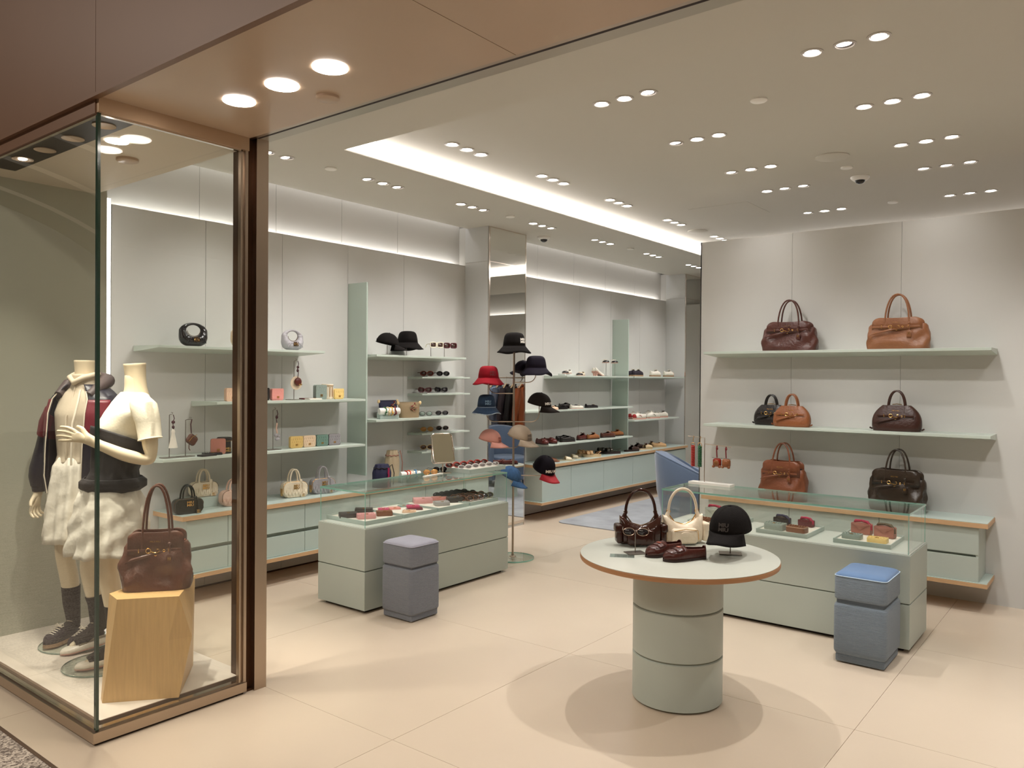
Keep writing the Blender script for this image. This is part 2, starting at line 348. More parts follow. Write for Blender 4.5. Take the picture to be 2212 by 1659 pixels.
for i, x in enumerate((-4.607, -4.329, -4.010, -3.691)):
    t = thing('slot_downlight', ['farthest left round downlight in the black trough, its bulb glowing', 'round dull downlight second from the left end of the black trough', 'round dull downlight third from the left end of the black trough', 'round dull downlight at the corner end of the black trough'][i], 'downlight', (x+.02, 1.668, 2.7295), group='downlights in the window trough')
    obj('reflector', MB().lathe([(.046, 0), (.05, -.003), (.05, .001)], 24), mat('warm_reflector', (196, 174, 152), .4, .3), t)
    if i == 0: obj('bulb', MB().ell(0, .0, -.001, .03, .02, .003, 16, 6), M_LAMP, t)
t = thing('vitrine_downlight', 'large round white downlight in the pale ceiling over the mannequins', 'downlight', (-3.905, 1.836, 2.742))
obj('diffuser', MB().cyl(0, 0, -.004, .0, .052, 28), M_LAMP, t)
t = thing('ceiling_disc', 'small flat disc on the pale ceiling inside the shop window', 'ceiling sensor', (-4.18, 2.02, 2.742))
obj('cover', MB().lathe([(.055, 0), (.055, -.012), (.05, -.016)], 28), M_TAN, t)
pf = struct('floor_vitrine', MB().box(-5.15, -3.565, 1.61, 2.34, 0, .035), mat('platform_edge', (150, 128, 112), .5), smooth=False)
M_MARB = mat('pale_grey_stone', (214, 204, 192), .35, var=.05, vscale=5, stretch=(1, 4, 1))
for a, b_ in ((-5.15, -4.36), (-4.358, -3.565)): obj('stone_slab', MB().box(a, b_, 1.61, 2.34, .035, .072), M_MARB, pf, smooth=False)
obj('platform_lip', MB().box(-3.572, -3.561, 1.60, 2.34, .03, .071).box(-5.15, -3.561, 1.598, 1.61, .03, .071), mat('pinkish_metal_lip', (158, 132, 116), .3, .7), pf, smooth=False)
# soffit lamps
def downlight(label, x, y, z, r=.056, tilt=0, group=None, trim=True, k=1.0):
    t = thing('downlight', label, 'downlight', (x, y, z), group=group)
    if trim:
        obj('trim_ring', MB().lathe([(r, .0), (r, -.004), (r*.8, -.006), (r*.72, .0)], 28, caps=False), mat('pale_trim_ring', (196, 190, 184), .4), t)
        obj('reflector', MB().lathe([(r*.78, -.0005), (r*.7, -.002)], 24), mat('grey_reflector', (120, 112, 112), .35, .3), t)
        obj('lamp', MB().ell(0, 0, 0, r*.66, r*.66*k, .0055, 20, 6, M=rotm('Z', tilt, (0, -(1-k)*r*.5, -.003))), M_LAMP, t)
    else: obj('diffuser', MB().lathe([(r, 0), (r, -.004), (r*.9, -.005)], 32), M_LAMP, t)
    return t
for i, x in enumerate((-3.048, -2.742, -2.436)): downlight('%s of the three big round lamps in the tan soffit' % ('Leftmost', 'Middle', 'Rightmost')[i], x+.0, 1.955, 2.79, .068, trim=False, group='soffit lamps')
t = thing('ceiling_disc', 'tan round cover disc on the tan soffit beside the three lamps', 'ceiling sensor', (-2.70, 2.155, 2.79)); obj('cover', MB().lathe([(.05, 0), (.05, -.01), (.045, -.014)], 28), M_TAN, t)
# triples
PO = ('left', 'middle', 'right'); DP = ('nearest', 'middle', 'farthest')
ROWN = ('first', 'second', 'third', 'fourth', 'fifth')
rnd = random.Random(3)
for cx, cn in ((-2.40, 'left column'), (-1.14, 'right column')):
    for j, y in enumerate((4.13, 5.135, 6.13, 6.92, 8.06)):
        for i, dx in enumerate((-.16, 0, .16)):
            downlight('%s round lamp in the %s crosswise trio of the %s of ceiling lights' % (PO[i], ROWN[j], cn), cx+dx, y, ZH, group='crosswise ceiling downlights', k=rnd.choice((1, 1, .8, .6)))
for j, y in enumerate((4.20, 5.30, 6.39, 7.56, 8.75)):
    for i in range(3): downlight('%s round lamp in the %s lengthwise trio right of the long light line' % (DP[i], ROWN[j]), -3.86, y+.16*i, ZH, group='downlights right of the light line', k=rnd.choice((1, 1, .85)))
for j, y in enumerate((3.26-.16, 4.18, 5.27, 6.36, 7.53, 8.73, 9.91)):
    for i in range(3):
        if j == 0 and i == 0: continue
        downlight('%s round lamp in the %s lengthwise trio left of the long light line' % (DP[i], ('nearest', 'second', 'third', 'fourth', 'fifth', 'sixth', 'last')[j]), -4.735, y+.16*i, ZL, group='downlights left of the light line', k=rnd.choice((1, .8, .6)))
def disc(label, x, y, z, r): 
    t = thing('ceiling_disc', label, 'ceiling sensor', (x, y, z)); obj('cover', MB().lathe([(r, 0), (r, -.008), (r*.9, -.012)], 28), M_WHITE if r < .1 else M_CEIL, t)
    if r > .1: obj('speaker_grille', MB().lathe([(r*.86, -.012), (r*.8, -.015)], 28), M_CEIL, t)
disc('small white disc between the nearest ceiling trios', -1.769, 4.633, ZH, .05); disc('large round speaker disc in the raised ceiling', -1.776, 6.142, ZH, .12)
disc('small white disc just behind the large ceiling speaker', -1.774, 6.516, ZH, .045); disc('small white disc nearest the top edge of the bag wall', -1.77, 8.038, ZH, .045)
disc('far round speaker disc beside the long light line', -3.876, 8.33, ZH, .11)
for i, y in enumerate((3.791, 5.954, 8.274)): disc('%s small white disc on the low ceiling left of the light line' % DP[i], -4.71, y, ZL, .045)
def camera_dome(label, x, y, z, r):
    t = thing('security_camera', label, 'security camera', (x, y, z)); obj('housing', MB().lathe([(r*1.15, 0), (r*1.15, -.008), (r, -.02), (r*.8, -.03)], 24), M_WHITE, t)
    obj('lens_dome', MB().ell(0, 0, -.03, r*.62, r*.62, r*.45, 16, 8), mat('black_dome', (28, 24, 24), .15), t)
camera_dome('white dome camera on the low ceiling beside the mirror column', -5.10, 7.05, ZL, .065); camera_dome('white dome camera on the raised ceiling before the bag wall', -1.77, 6.893, ZH, .065)
# mall vault behind the visitor, mirrored faintly in the shop window
va = struct('ceiling_mall', MB().box(-24, 6, -9, -8.9, 0, 7), mat('mall_dark_wall', (70, 58, 46), .8), smooth=False)
N = 16
vaultm = mat('mall_vault', (150, 134, 112), .7)
A_ = [(-24 , -8.9+7.4*(1-math.cos(PI/2*k/N)), 3.0+3.6*math.sin(PI/2*k/N)) for k in range(N+1)]
obj('vault_shell', MB().strip(A_, [(6, p[1], p[2]) for p in A_]), vaultm, va)
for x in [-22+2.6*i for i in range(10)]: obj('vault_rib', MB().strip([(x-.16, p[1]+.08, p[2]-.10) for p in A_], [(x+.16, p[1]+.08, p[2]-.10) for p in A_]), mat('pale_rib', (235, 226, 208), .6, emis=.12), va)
# ================================================================== FURNITURE
def shelf_x(label, y0, y1, z, x1=-5.155, x0=-5.5, group='thin wall shelves', t0=.04, t1=.018):
    o = obj('wall_shelf', MB().prism([(x0, z-t0), (x0, z), (x1, z), (x1, z-t1)], y0, y1, 'y'), M_SHELF, smooth=False, bevel=.001)
    return tag(o, label, 'shelf', group)
shelf_x('top thin mint shelf of the left wall, holding three handbags', 2.704, 4.10, 1.805)
shelf_x('long second mint shelf of the left wall, with small wallets', 3.14, 4.535, 1.409)
shelf_x('long third mint shelf of the left wall, with charms and wallets', 2.74, 4.535, 1.022)
shelf_x('top mint shelf behind the hat tree holding two black hats', 4.66, 5.835, 1.795)
shelf_x('mint shelf behind the hat tree holding two zip pouches', 4.66, 5.835, 1.222)
for z, nm in ((1.602, 'highest'), (1.440, 'second'), (1.060, 'third'), (.885, 'lowest')):
    o = shelf_x('%s of the four short eyewear shelves' % nm, 5.372, 6.06, z, -5.30, group='short eyewear shelves', t0=.024, t1=.014)
    tr = obj('clear_tray', MB().box(-5.49, -5.32, 5.46, 5.98, z, z+.006), mat('frosted_acrylic', (214, 218, 212), .15), o, smooth=False)
shelf_x('top left shoe shelf with black and white shoes', 7.625, 9.18, 1.630, -5.167, group='thin shoe shelves'); shelf_x('top right shoe shelf beyond the mint fin with sneakers', 9.22, 10.70, 1.630, -5.167, group='thin shoe shelves')
shelf_x('second left shoe shelf with black and white flats', 6.84, 9.18, 1.232, group='thin shoe shelves', x1=-5.167)
shelf_x('third left shoe shelf with brown leather shoes', 7.27, 9.18, .842, -5.165, group='thin shoe shelves'); shelf_x('lower right shoe shelf beyond the mint fin with white sneakers', 9.22, 10.53, 1.045, -5.165, group='thin shoe shelves')
for y, z0, z1, l in ((4.636, .733, 2.427, 'tall narrow mint fin on the wall between handbags and hats'), (9.205, .60, 2.39, 'tall narrow mint fin on the wall between the shoe shelves')):
    tag(obj('wall_fin', MB().box(-5.5, -5.254, y-.008, y+.008, z0, z1), M_VP, smooth=False, bevel=.001), l, 'wall fin')
def shelf_y(label, x0, x1, z):
    o = obj('wall_shelf', MB().prism([(6.56, z-.045), (6.56, z), (6.25, z), (6.25, z-.02)], x0, x1, 'x'), M_SHELF, smooth=False, bevel=.001)
    return tag(o, label, 'shelf', 'long bag shelves')
shelf_y('upper bag shelf on the right wall', -2.845, -.745, 1.832); shelf_y('lower bag shelf on the right wall', -2.84, -.745, 1.224)

def cabinet(label, u0, u1, front, back, rows, seams, axis, zt=.63, zb=.185, inset=.02, side=.05):
    """wall-hung cabinet: axis 'x' -> front faces +x (left wall); axis 'y' -> front faces -y (right wall)"""
    t = thing('wall_cabinet', label, 'cabinet', (0, 0, 0))
    s = 1 if axis == 'x' else -1
    def B(mb, f0, f1, a, b, z0, z1):
        f0, f1 = sorted((f0, f1)); return mb.box(f0, f1, a, b, z0, z1) if axis == 'x' else mb.box(a, b, f0, f1, z0, z1)
    obj('top_board', B(MB(), back, front-s*.003, u0, u1-.003, zt-.004, zt), M_MINT2, t, smooth=False)
    obj('wood_edge', B(MB(), back, front, u0-.001, u1, zt-.036, zt-.004), M_EDGE, t, smooth=False)
    obj('bottom_board', B(MB(), back, front-s*.003, u0, u1-.003, zb+.028, zb+.032), M_MINT2, t, smooth=False)
    obj('bottom_wood_edge', B(MB(), back, front, u0-.001, u1, zb, zb+.028), M_EDGE, t, smooth=False)
    obj('carcass', B(MB(), back, front-s*(inset+.03), u0+side+.005, u1-side-.005, zb+.032, zt-.036), M_MINT, t, smooth=False)
    obj('end_panel', B(MB(), back, front-s*(inset+.004), u0+side, u0+side+.018, zb+.032, zt-.036), M_MINT, t, smooth=False)
    obj('end_panel', B(MB(), back, front-s*(inset+.004), u1-side-.018, u1-side, zb+.032, zt-.036), M_MINT, t, smooth=False)
    us = [u0+side] + seams + [u1-side]
    for a, b in zip(us[:-1], us[1:]):
        for z0, z1, ins in rows:
            obj('drawer_front', B(MB(), front-s*(inset+ins), front-s*(inset+ins+.02), a+.002, b-.002, z0, z1), M_MINT2 if axis == 'x' else M_MINT, t, smooth=False, bevel=.001)
    return t
cabinet('long wall-hung mint cabinet under the handbags with birch edges', 2.85, 6.19, -5.10, -5.498, [(.400, .588, 0), (.219, .372, 0)], [3.21, 3.885, 4.56, 5.24, 5.8], 'x', side=.04)
cabinet('low wall-hung mint cabinet under the shoes with birch edges', 7.05, 10.70, -5.10, -5.498, [(.219, .575, 0)], [7.655, 8.38, 9.108, 9.85], 'x', side=.03)
cabinet('wall-hung mint cabinet under the brown bags with birch edges', -2.83, -.747, 6.20, 6.558, [(.405, .590, 0), (.217, .388, 0)], [-2.10, -1.44], 'y', side=.055)

def counter(label, x0, x1, y0, y1, ends):
    t = thing('display_counter', label, 'counter', (x0, y0, 0))
    T = Matrix.Translation((-x0, -y0, 0))
    obj('plinth', MB().box(x0+.04, x1-.04, y0+.04, y1-.04, 0, .03, T), M_DARK, t, smooth=False)
    obj('lower_body', MB().box(x0, x1, y0, y1, .022, .283, T), M_MINT, t, smooth=False, bevel=.0015)
    obj('body_groove', MB().box(x0+.008, x1-.008, y0+.008, y1-.008, .28, .295, T), mat('mint_groove', (120, 124, 112), .6), t, smooth=False)
    obj('upper_body', MB().box(x0, x1, y0, y1, .290, .572, T), M_MINT, t, smooth=False, bevel=.0015)
    obj('top_board', MB().box(x0+.006, x1-.006, y0+.006, y1-.006, .572, .577, T), mat('pale_top_laminate', (210, 214, 206), .35), t, smooth=False)
    g = .010; a0, a1, b0, b1 = x0+.012, x1-.012, y0+.012, y1-.012
    zt = .808
    gm = glass('case_glass', (254, 255, 254))
    for bx in ((a0, a1, b0, b0+g), (a0, a0+g, b0+g, b1), (a1-g, a1, b0+g, b1)) + (((a0+g, a1-g, b1-g, b1),) if ends else ()):
        obj('glass_side', MB().box(*bx, .5775, zt, T), gm, t, smooth=False)
    obj('glass_top', MB().box(a0-.004, a1+.004, b0-.004, b1+.004, zt+.0005, zt+.0125, T), gm, t, smooth=False)
    e = MB(); q = .0008
    for X in (a0-.004, a1+.004): e.box(X-q, X+q, b0-.004, b1+.004, zt+.001, zt+.012, T)
    for Y in (b0-.004, b1+.004): e.box(a0-.004, a1+.004, Y-q, Y+q, zt+.001, zt+.012, T)
    obj('glass_top_edge', e, G_EDGE, t, smooth=False, label='green polished edge of the glass top')
    e = MB()
    for X in (a0, a1):
        for Y in (b0, b1): e.box(X-q-.001, X+q+.001, Y-q-.001, Y+q+.001, .577, zt, T)
    obj('glass_corner_edge', e, G_EDGE, t, smooth=False)
    return t
counter('long mint display counter with glass case in front of the left wall', -4.520, -4.028, 3.545, 5.095, True)
counter('long mint display counter with glass case in front of the bag wall', -2.62, -.998, 5.055, 5.545, True)

def stool(label, x0, x1, y0, y1, col, colside, r=.03):
    t = thing('stool', label, 'stool', ((x0+x1)/2, (y0+y1)/2, 0)); w_, d_ = x1-x0, y1-y0
    fab = mat(col+'_velvet', colside, .75, var=.08, vscale=9, bump=.9, bscale=14, sheen=.3, stretch=(1.5, 1.5, 30))
    top = mat(col+'_velvet_top', {'grey': (160, 160, 174), 'blue': (92, 120, 158)}[col], .8, var=.05, vscale=12, bump=.15, bscale=300, sheen=.25)
    for sx in (-1, 1):
        for sy in (-1, 1): obj('glide', MB().cyl(sx*(w_/2-.035), sy*(d_/2-.035), 0, .008, .009, 12), M_CHROME, t)
    obj('base', MB().rbox(w_-.025, d_-.025, .045, .008, .006), fab, t)
    obj('lower_block', MB().rbox(w_, d_, .30, r, .045, er=.016 if col == 'grey' else .03), fab, t)
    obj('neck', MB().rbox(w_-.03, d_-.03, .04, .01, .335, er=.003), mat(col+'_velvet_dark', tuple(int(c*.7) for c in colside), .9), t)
    obj('seat_cushion', MB().rbox(w_-.004, d_-.004, .135, r, .358, er=.012), fab, t)
    R = []
    for k in range(7): a = PI/2*k/6; R.append([(x, y, .4925+.022*math.sin(a)) for x, y in rrect((w_-.012)*(1-.35*(1-math.cos(a))), (d_-.012)*(1-.35*(1-math.cos(a))), r)])
    obj('seat_top', MB().rings(R), top, t)
    P = rrect(w_-.006, d_-.006, r)
    obj('piping', MB().tube([(x, y, .492) for x, y in P], .0028, 6, closed=True), top if col == 'grey' else mat('pale_piping', (176, 196, 216), .6), t)
    return t
stool('grey velvet stool with padded seat before the left counter', -3.93, -3.64, 3.60, 3.875, 'grey', (130, 135, 146))
stool('blue velvet stool with padded seat before the right counter', -1.315, -1.03, 4.645, 4.995, 'blue', (128, 142, 156))

# round table
TX, TY, TZ = -1.776, 3.625, .72
t = thing('round_table', 'round pale table on a thick drum pedestal with birch edge', 'table', (TX, TY, 0))
obj('plinth', MB().cyl(0, 0, 0, .01, .20, 40), M_DARK, t)
for a, b in ((.008, .235), (.241, .470), (.476, .692)): obj('pedestal_drum', MB().lathe([(.217, a), (.222, a+.004), (.222, b-.004), (.217, b)], 72), M_MINT, t)
obj('pedestal_core', MB().cyl(0, 0, .01, .69, .215, 48), mat('mint_groove', (120, 124, 112), .6), t)
obj('wood_edge', MB().lathe([(.478, .692), (.488, .694), (.4905, .700), (.4905, .712), (.488, .7165)], 96), mat('oak_edge', (172, 124, 84), .45, var=.06, vscale=20, stretch=(1, 1, 20)), t)
obj('tabletop', MB().lathe([(.4875, .7165), (.4885, .719), (.487, .72)], 96), mat('pale_grey_laminate', (196, 198, 188), .3, var=.01, vscale=3), t)

# rug
R_ = [at_z(1190, 1129, 0), at_z(1430, 1080, 0)]
P = [(x-3.72, y+8.95) for x, y in rrect(2.55, 3.6, .12, 6)]
tag(obj('rug', MB().prism(P, 0.0006, .009, 'z'), mat('cloudy_blue_grey_rug', (158, 161, 167), .95, var=.16, vscale=3.5, bump=.3, bscale=400)), 'cloudy blue-grey rug lying under the blue armchairs', 'rug')

# side table
t = thing('side_table', 'small round side table with cone foot between the armchairs', 'side table', (-3.75, 8.3, .009))
obj('foot', MB().lathe([(.17, 0), (.165, .02), (.12, .40)], 40), M_MINT2, t); obj('tabletop', MB().lathe([(.245, .40), (.25, .405), (.25, .42), (.245, .425)], 48), mat('pale_grey_laminate', 0), t)
obj('wood_edge', MB().lathe([(.2505, .404), (.252, .410), (.2505, .416)], 48, caps=False), M_EDGE, t)

# armchairs
def armchair(label, x, y, rz):
    t = thing('armchair', label, 'armchair', (x, y, .009), rz, 'blue barrel armchairs')
    fab = mat('steel_blue_velvet', (92, 110, 138), .7, var=.04, vscale=5, sheen=.5)
    # shell: U-shaped wall, high at the back, sloping to the front; front faces -Y
    def shell(r, zt_off, zb): 
        out = []
        for k in range(25):
            a = math.radians(-35 + 250*k/24); h = .59+.22*max(0, math.sin(a+0))**.9 if True else 0
            out.append((r*1.0*math.cos(a), r*math.sin(a), h+zt_off, zb))
        return out
    O = shell(.43, .06, .10); I = shell(.33, .06, .10)
    R = []
    for (xo, yo, h, zb), (xi, yi, _, _) in zip(O, I):
        f = 1+.10*(h-.1)
        ring = [(xo*.86, yo*.86, zb), (xo*f*.98, yo*f*.98, (zb+h)/2), (xo*f*1.03, yo*f*1.03, h-.03), (xo*f, yo*f, h-.008), ((xo+xi)/2*f, (yo+yi)/2*f, h), (xi*f, yi*f, h-.012), (xi*f*.97, yi*f*.97, h-.04), (xi, yi, .38), (xi*.95, yi*.95, zb)]
        R.append(ring)
    obj('shell', MB().rings(R), fab, t)
    obj('piping', MB().tube([(r[3][0], r[3][1], r[3][2]+.002) for r in R], .006, 6), fab, t)
    P = [(.29*math.cos(a)*1.0, .29*math.sin(a)-.02) if math.sin(a) > 0 else (.29*math.cos(a), .33*math.sin(a)-.02) for a in [2*PI*k/32 for k in range(32)]]
    obj('seat_cushion', MB().rings([[(p[0]*s_, p[1]*s_, z) for p in P] for s_, z in ((.96, .30), (1, .32), (1, .40), (.96, .425), (.8, .44))]), fab, t)
    obj('seat_base', MB().rings([[(p[0]*s_, p[1]*s_, z) for p in P] for s_, z in ((.9, .10), (.96, .12), (.96, .30))]), fab, t)
    for sx, sy in ((-.2, -.2), (.2, -.2), (-.2, .2), (.2, .2)): obj('leg', MB().lathe([(.028, 0), (.04, .12)], 14, M=Matrix.Translation((sx, sy, 0))), mat('dark_blue_grey_leg', (92, 104, 122), .6), t)
    return t
armchair('blue barrel armchair partly hidden behind the bag wall', -3.33, 7.33, math.radians(122))
armchair('blue barrel armchair seen only in the column mirror', -3.10, 9.15, math.radians(-58))

# clothes rack (seen in the mirror column)
t = thing('clothes_rack', 'thin bronze clothes rail on two posts, seen in the mirror', 'clothes rack', (-2.3, 10.9, 0))
obj('rail', MB().tube([(-1.0, 0, 1.60), (1.2, 0, 1.60)], .011, 10).tube([(-1.0, 0, .0), (-1.0, 0, 1.60)], .011, 10).tube([(1.2, 0, 0), (1.2, 0, 1.6)], .011, 10), M_STEEL, t)
obj('foot_bar', MB().box(-1.02, -.98, -.2, .2, 0, .02).box(1.18, 1.22, -.2, .2, 0, .02), M_STEEL, t, smooth=False)
def garment(label, x, w_, h, cols, cat='jacket', seed=0, turn=1.2, open_=False):
    t = thing('hanging_'+cat, label, cat, (x, 10.9, 0), turn, 'clothes on the rail')
    obj('hanger', MB().tube([(-w_*.42, 0, 1.42), (-.02, 0, 1.49), (.02, 0, 1.49), (w_*.42, 0, 1.42)], .012, 8), mat('pale_wood_hanger', (214, 184, 146), .5), t)
    obj('hook', MB().tube([(0, 0, 1.49), (0, 0, 1.56), (.018, 0, 1.585), (.022, 0, 1.605), (0, 0, 1.622), (-.018, 0, 1.61)], .0025, 6), M_CHROME, t)
    m_ = mat(cols[0], cols[1], cols[2], var=.1, vscale=8, bump=.5, bscale=12)
    r = random.Random(seed); R = []
    for k in range(9):
        f = k/8; z = 1.455-h*f; ww = w_*(.14+.36*min(1, f*6)**.6)*(1+.12*f); dd = .05+.05*min(1, f*3)
        R.append([(ww*math.cos(a)*(1+.05*math.sin(a*7+seed+f*2)), dd*math.sin(a)*(1+.25*math.sin(a*6+seed)), z-.02*abs(math.cos(a))*(1 if k == 0 else 0)) for a in [2*PI*j/36 for j in range(36)]])
    obj('body', MB().rings(R), m_, t)
    for s in (-1, 1): obj('sleeve', MB().tube([(s*w_*.46, 0, 1.405), (s*w_*.56, -.01, 1.25), (s*w_*.60, -.03, 1.05), (s*w_*.60, -.05, .86)], [.055, .065, .058, .048], 12), m_, t)
    obj('collar', MB().tube([(-.07, -.03, 1.44), (-.04, .03, 1.475), (.04, .03, 1.475), (.07, -.03, 1.44)], .016, 8), m_, t)
    return t
garment('tan jacket at the left end of the rail, seen in the mirror', -1.24, .42, .62, ('tan_cloth', (168, 124, 76), .7), seed=1)
garment('pale denim jacket on the rail, seen in the mirror', -1.38, .42, .55, ('pale_denim', (150, 168, 196), .8), seed=2)
garment('long grey-blue coat on the rail, seen in the mirror', -1.52, .44, .95, ('grey_denim', (92, 100, 122), .7), 'coat', seed=3)
garment('dark plum jacket on the rail, seen in the mirror', -1.68, .42, .75, ('plum_cloth', (52, 40, 48), .7), seed=4)
garment('black dress on the rail, seen in the mirror', -1.84, .40, 1.0, ('black_cloth', (22, 20, 24), .7), 'dress', seed=5)
garment('shiny chestnut leather coat on the rail, seen in the mirror', -2.02, .44, .85, ('chestnut_leather', (150, 72, 30), .35), 'coat', seed=6)
# ================================================================== GOODS BUILDERS (front faces -Y, base at z=0)
def leather(name, col, rough=.38, bump=.25, bs=60, var=.06): return mat(name, col, rough, var=var, vscale=6, bump=bump, bscale=bs)
mat('zip_dark', (96, 74, 50), .4, .5); mat('cream_knot', (226, 196, 146), .7)
M_INK = mat('black_ink', (28, 24, 24), .5)
def arch(w_, h, y=0, z0=0, n=18, p=2.2, lean=0):
    P = []
    for k in range(n+1):
        a = PI*k/n; c, s_ = math.cos(a), math.sin(a)
        P.append((-w_/2*math.copysign(abs(c)**(2/p), c), y+lean*s_, z0+h*abs(s_)**(2/p)))
    return P
def logo(t, x, y, z, sz, m, bold=.04): text_obj('MIU\nMIU', sz, m, t, (x, y, z), (PI/2, 0, 0), bold=bold, sx=1.25)
def body_loft(w0, w1, d0, d1, h, puff=.06, seed=0, wob=.004, top=.012, n=12, m=40):
    """soft bag body: rounded-rectangle sections from bottom (w0,d0) to top (w1,d1)"""
    r = random.Random(seed); ph = [r.random()*6 for _ in range(6)]; R = []
    for k in range(n+1):
        f = k/n; z = h*f; ww = w0+(w1-w0)*f+puff*w0*math.sin(PI*f)*.5; dd = d0+(d1-d0)*f**1.2
        ins = .012*(1-f)**8*1.0 + (top*max(0, (f-.9)/.1)**2)
        ring = []
        for i in range(m):
            a = 2*PI*i/m; c, s_ = math.cos(a), math.sin(a); e = 3.6
            x = (ww/2-ins)*math.copysign(abs(c)**(2/e), c); y = (dd/2-ins*.6)*math.copysign(abs(s_)**(2/e), s_)
            q = wob*(math.sin(a*3+ph[0]+f*5)+math.sin(a*5+ph[1]-f*7)+math.sin(a*9+ph[2]+f*9)*.6)*math.sin(PI*min(1, f*1.1))
            ring.append((x+q*c, y+q*s_*1.2, z))
        R.append(ring)
    return R
def buckle_belt(t, w_, y, z, lm, sc_=1.0, dangling=True):
    b = obj('belt', MB().box(-w_*.37, -w_*.06, y-.004, y, z-.007, z+.007).box(w_*.16, w_*.36, y-.004, y, z-.007, z+.007), lm, t, bevel=.0015)
    obj('belt_keeper', MB().tube([(-w_*.22, y-.004, z-.010), (-w_*.22, y-.007, z), (-w_*.22, y-.004, z+.010)], .0022, 6).tube([(w_*.19, y-.004, z-.010), (w_*.19, y-.007, z), (w_*.19, y-.004, z+.010)], .0022, 6), M_GOLD, t)
    g = MB().tube([(-w_*.085+.012*math.cos(a), y-.009, z+.012*math.sin(a)) for a in [2*PI*k/16 for k in range(16)]], .0024, 6, closed=True)
    g.tube([(-w_*.085+.010, y-.012, z-.004), (-.005, y-.013, z-.010), (.012, y-.012, z-.012), (.024, y-.012, z-.004), (.022, y-.012, z+.008), (.012, y-.012, z+.006)], .0028, 6)
    for q, zz in ((0.004, -.021), (.046, -.002)): g.tube([(q+.0055*math.cos(a), y-.009, z+zz+.0055*math.sin(a)) for a in [2*PI*k/12 for k in range(12)]], .0018, 6, closed=True)
    obj('gold_clasp', g, M_GOLD, t)
    if dangling: obj('strap_end', MB().add([(.04, y-.011, z-.002), (.035, y-.013, z-.014), (-w_*.30, y-.016, z-.052), (-w_*.40, y-.014, z-.062), (-w_*.31, y-.012, z-.036)], [(0, 1, 2, 3, 4)]), lm, t, solid=.003)
def hang_tag(t, x, y, z0, L_, w_, lm, txt=True):
    obj('tag_loop', MB().tube([(x-.004, y, z0), (x+.006, y-.006, z0-.03), (x, y-.004, z0-.05)], .0035, 6).ell(x, y-.002, z0+.002, .009, .007, .008, 10, 6), lm, t)
    o_ = [(x-w_/2, z0-.05-.012), (x-w_*.2, z0-.05), (x+w_*.2, z0-.05), (x+w_/2, z0-.062), (x+w_/2, z0-.05-L_), (x-w_/2, z0-.05-L_)]
    obj('hang_tag', MB().prism(o_, y-.010, y-.005, 'y'), lm, t, bevel=.001)
    if txt: text_obj('MIU\nMIU', w_*.34, M_GOLD, t, (x, y-.0108, z0-.05-L_*.5), (PI/2, PI/2, 0), bold=.03)
def tote(label, w_, h, d_, hh, lm, inner, group=None, seed=0, flare=.86, rot=0, strap=True, slouch=0.004, tagx=.2):
    t = thing('tote_bag', label, 'handbag', group=group)
    R = body_loft(w_, w_*flare*1.05, d_, d_*.55, h*.80, puff=.0, seed=seed, wob=slouch*1.6)
    # gusset step: body rises to 80 %, front and back panels to the full height
    obj('body', MB().rings(R), lm, t)
    def panel(y, lean):
        W1 = w_*flare*.90; o_ = [(-W1/2, h*.62)]+[(-W1/2+.16*W1*(1-math.cos(a)), h-.16*W1*(1-math.sin(a))*.75) for a in [PI/2*k/6 for k in range(7)]]
        o_ += [(-x, z) for x, z in o_[::-1]]
        m_ = len(o_)//2; A = [(x, y+lean*(z/h), z) for x, z in o_[:m_]]; B = [(-p[0], p[1], p[2]) for p in A]
        mid = lambda f: [((1-f)*a[0]+f*b[0], a[1]-(.010*math.sin(PI*f))*(1 if y < 0 else -1), a[2]-.004*math.sin(PI*f)) for a, b in zip(A, B)]
        cols = [mid(k/8) for k in range(9)]
        return MB().rings(cols, closed=False, caps=False)
    obj('front_panel', panel(-d_*.36, .02), lm, t, solid=.006); obj('back_panel', panel(d_*.36, -.02), lm, t, solid=.006)
    obj('lining', MB().rings([[(x*.93, y*.8, h*.82) for x, y, z in R[-1]], [(x*.9, y*.7, h*.72) for x, y, z in R[-1]]]), inner, t)
    for s in (-1, 1):
        y = s*d_*.30
        P = arch(w_*.37, hh, y, h*.78, lean=-s*d_*.12)
        obj('handle', MB().tube(P, .0065, 8), lm, t)
        obj('handle_tab', MB().tube([(-w_*.185, y-.004*1, h*.64), (-w_*.185, y, h*.86)], .009, 6, flat=.5), lm, t); obj('handle_tab', MB().tube([(w_*.185, y-.004, h*.64), (w_*.185, y, h*.86)], .009, 6, flat=.5), lm, t)
    yf = -d_*.42-.004
    buckle_belt(t, w_, yf, h*.70, lm, dangling=strap)
    text_obj('MIU MIU', .014, M_GOLD, t, (0, yf+.006, h*.84), (PI/2, 0, 0), bold=.0)
    hang_tag(t, w_*tagx, yf-.004, h*.80, .05, .03, lm)
    return t
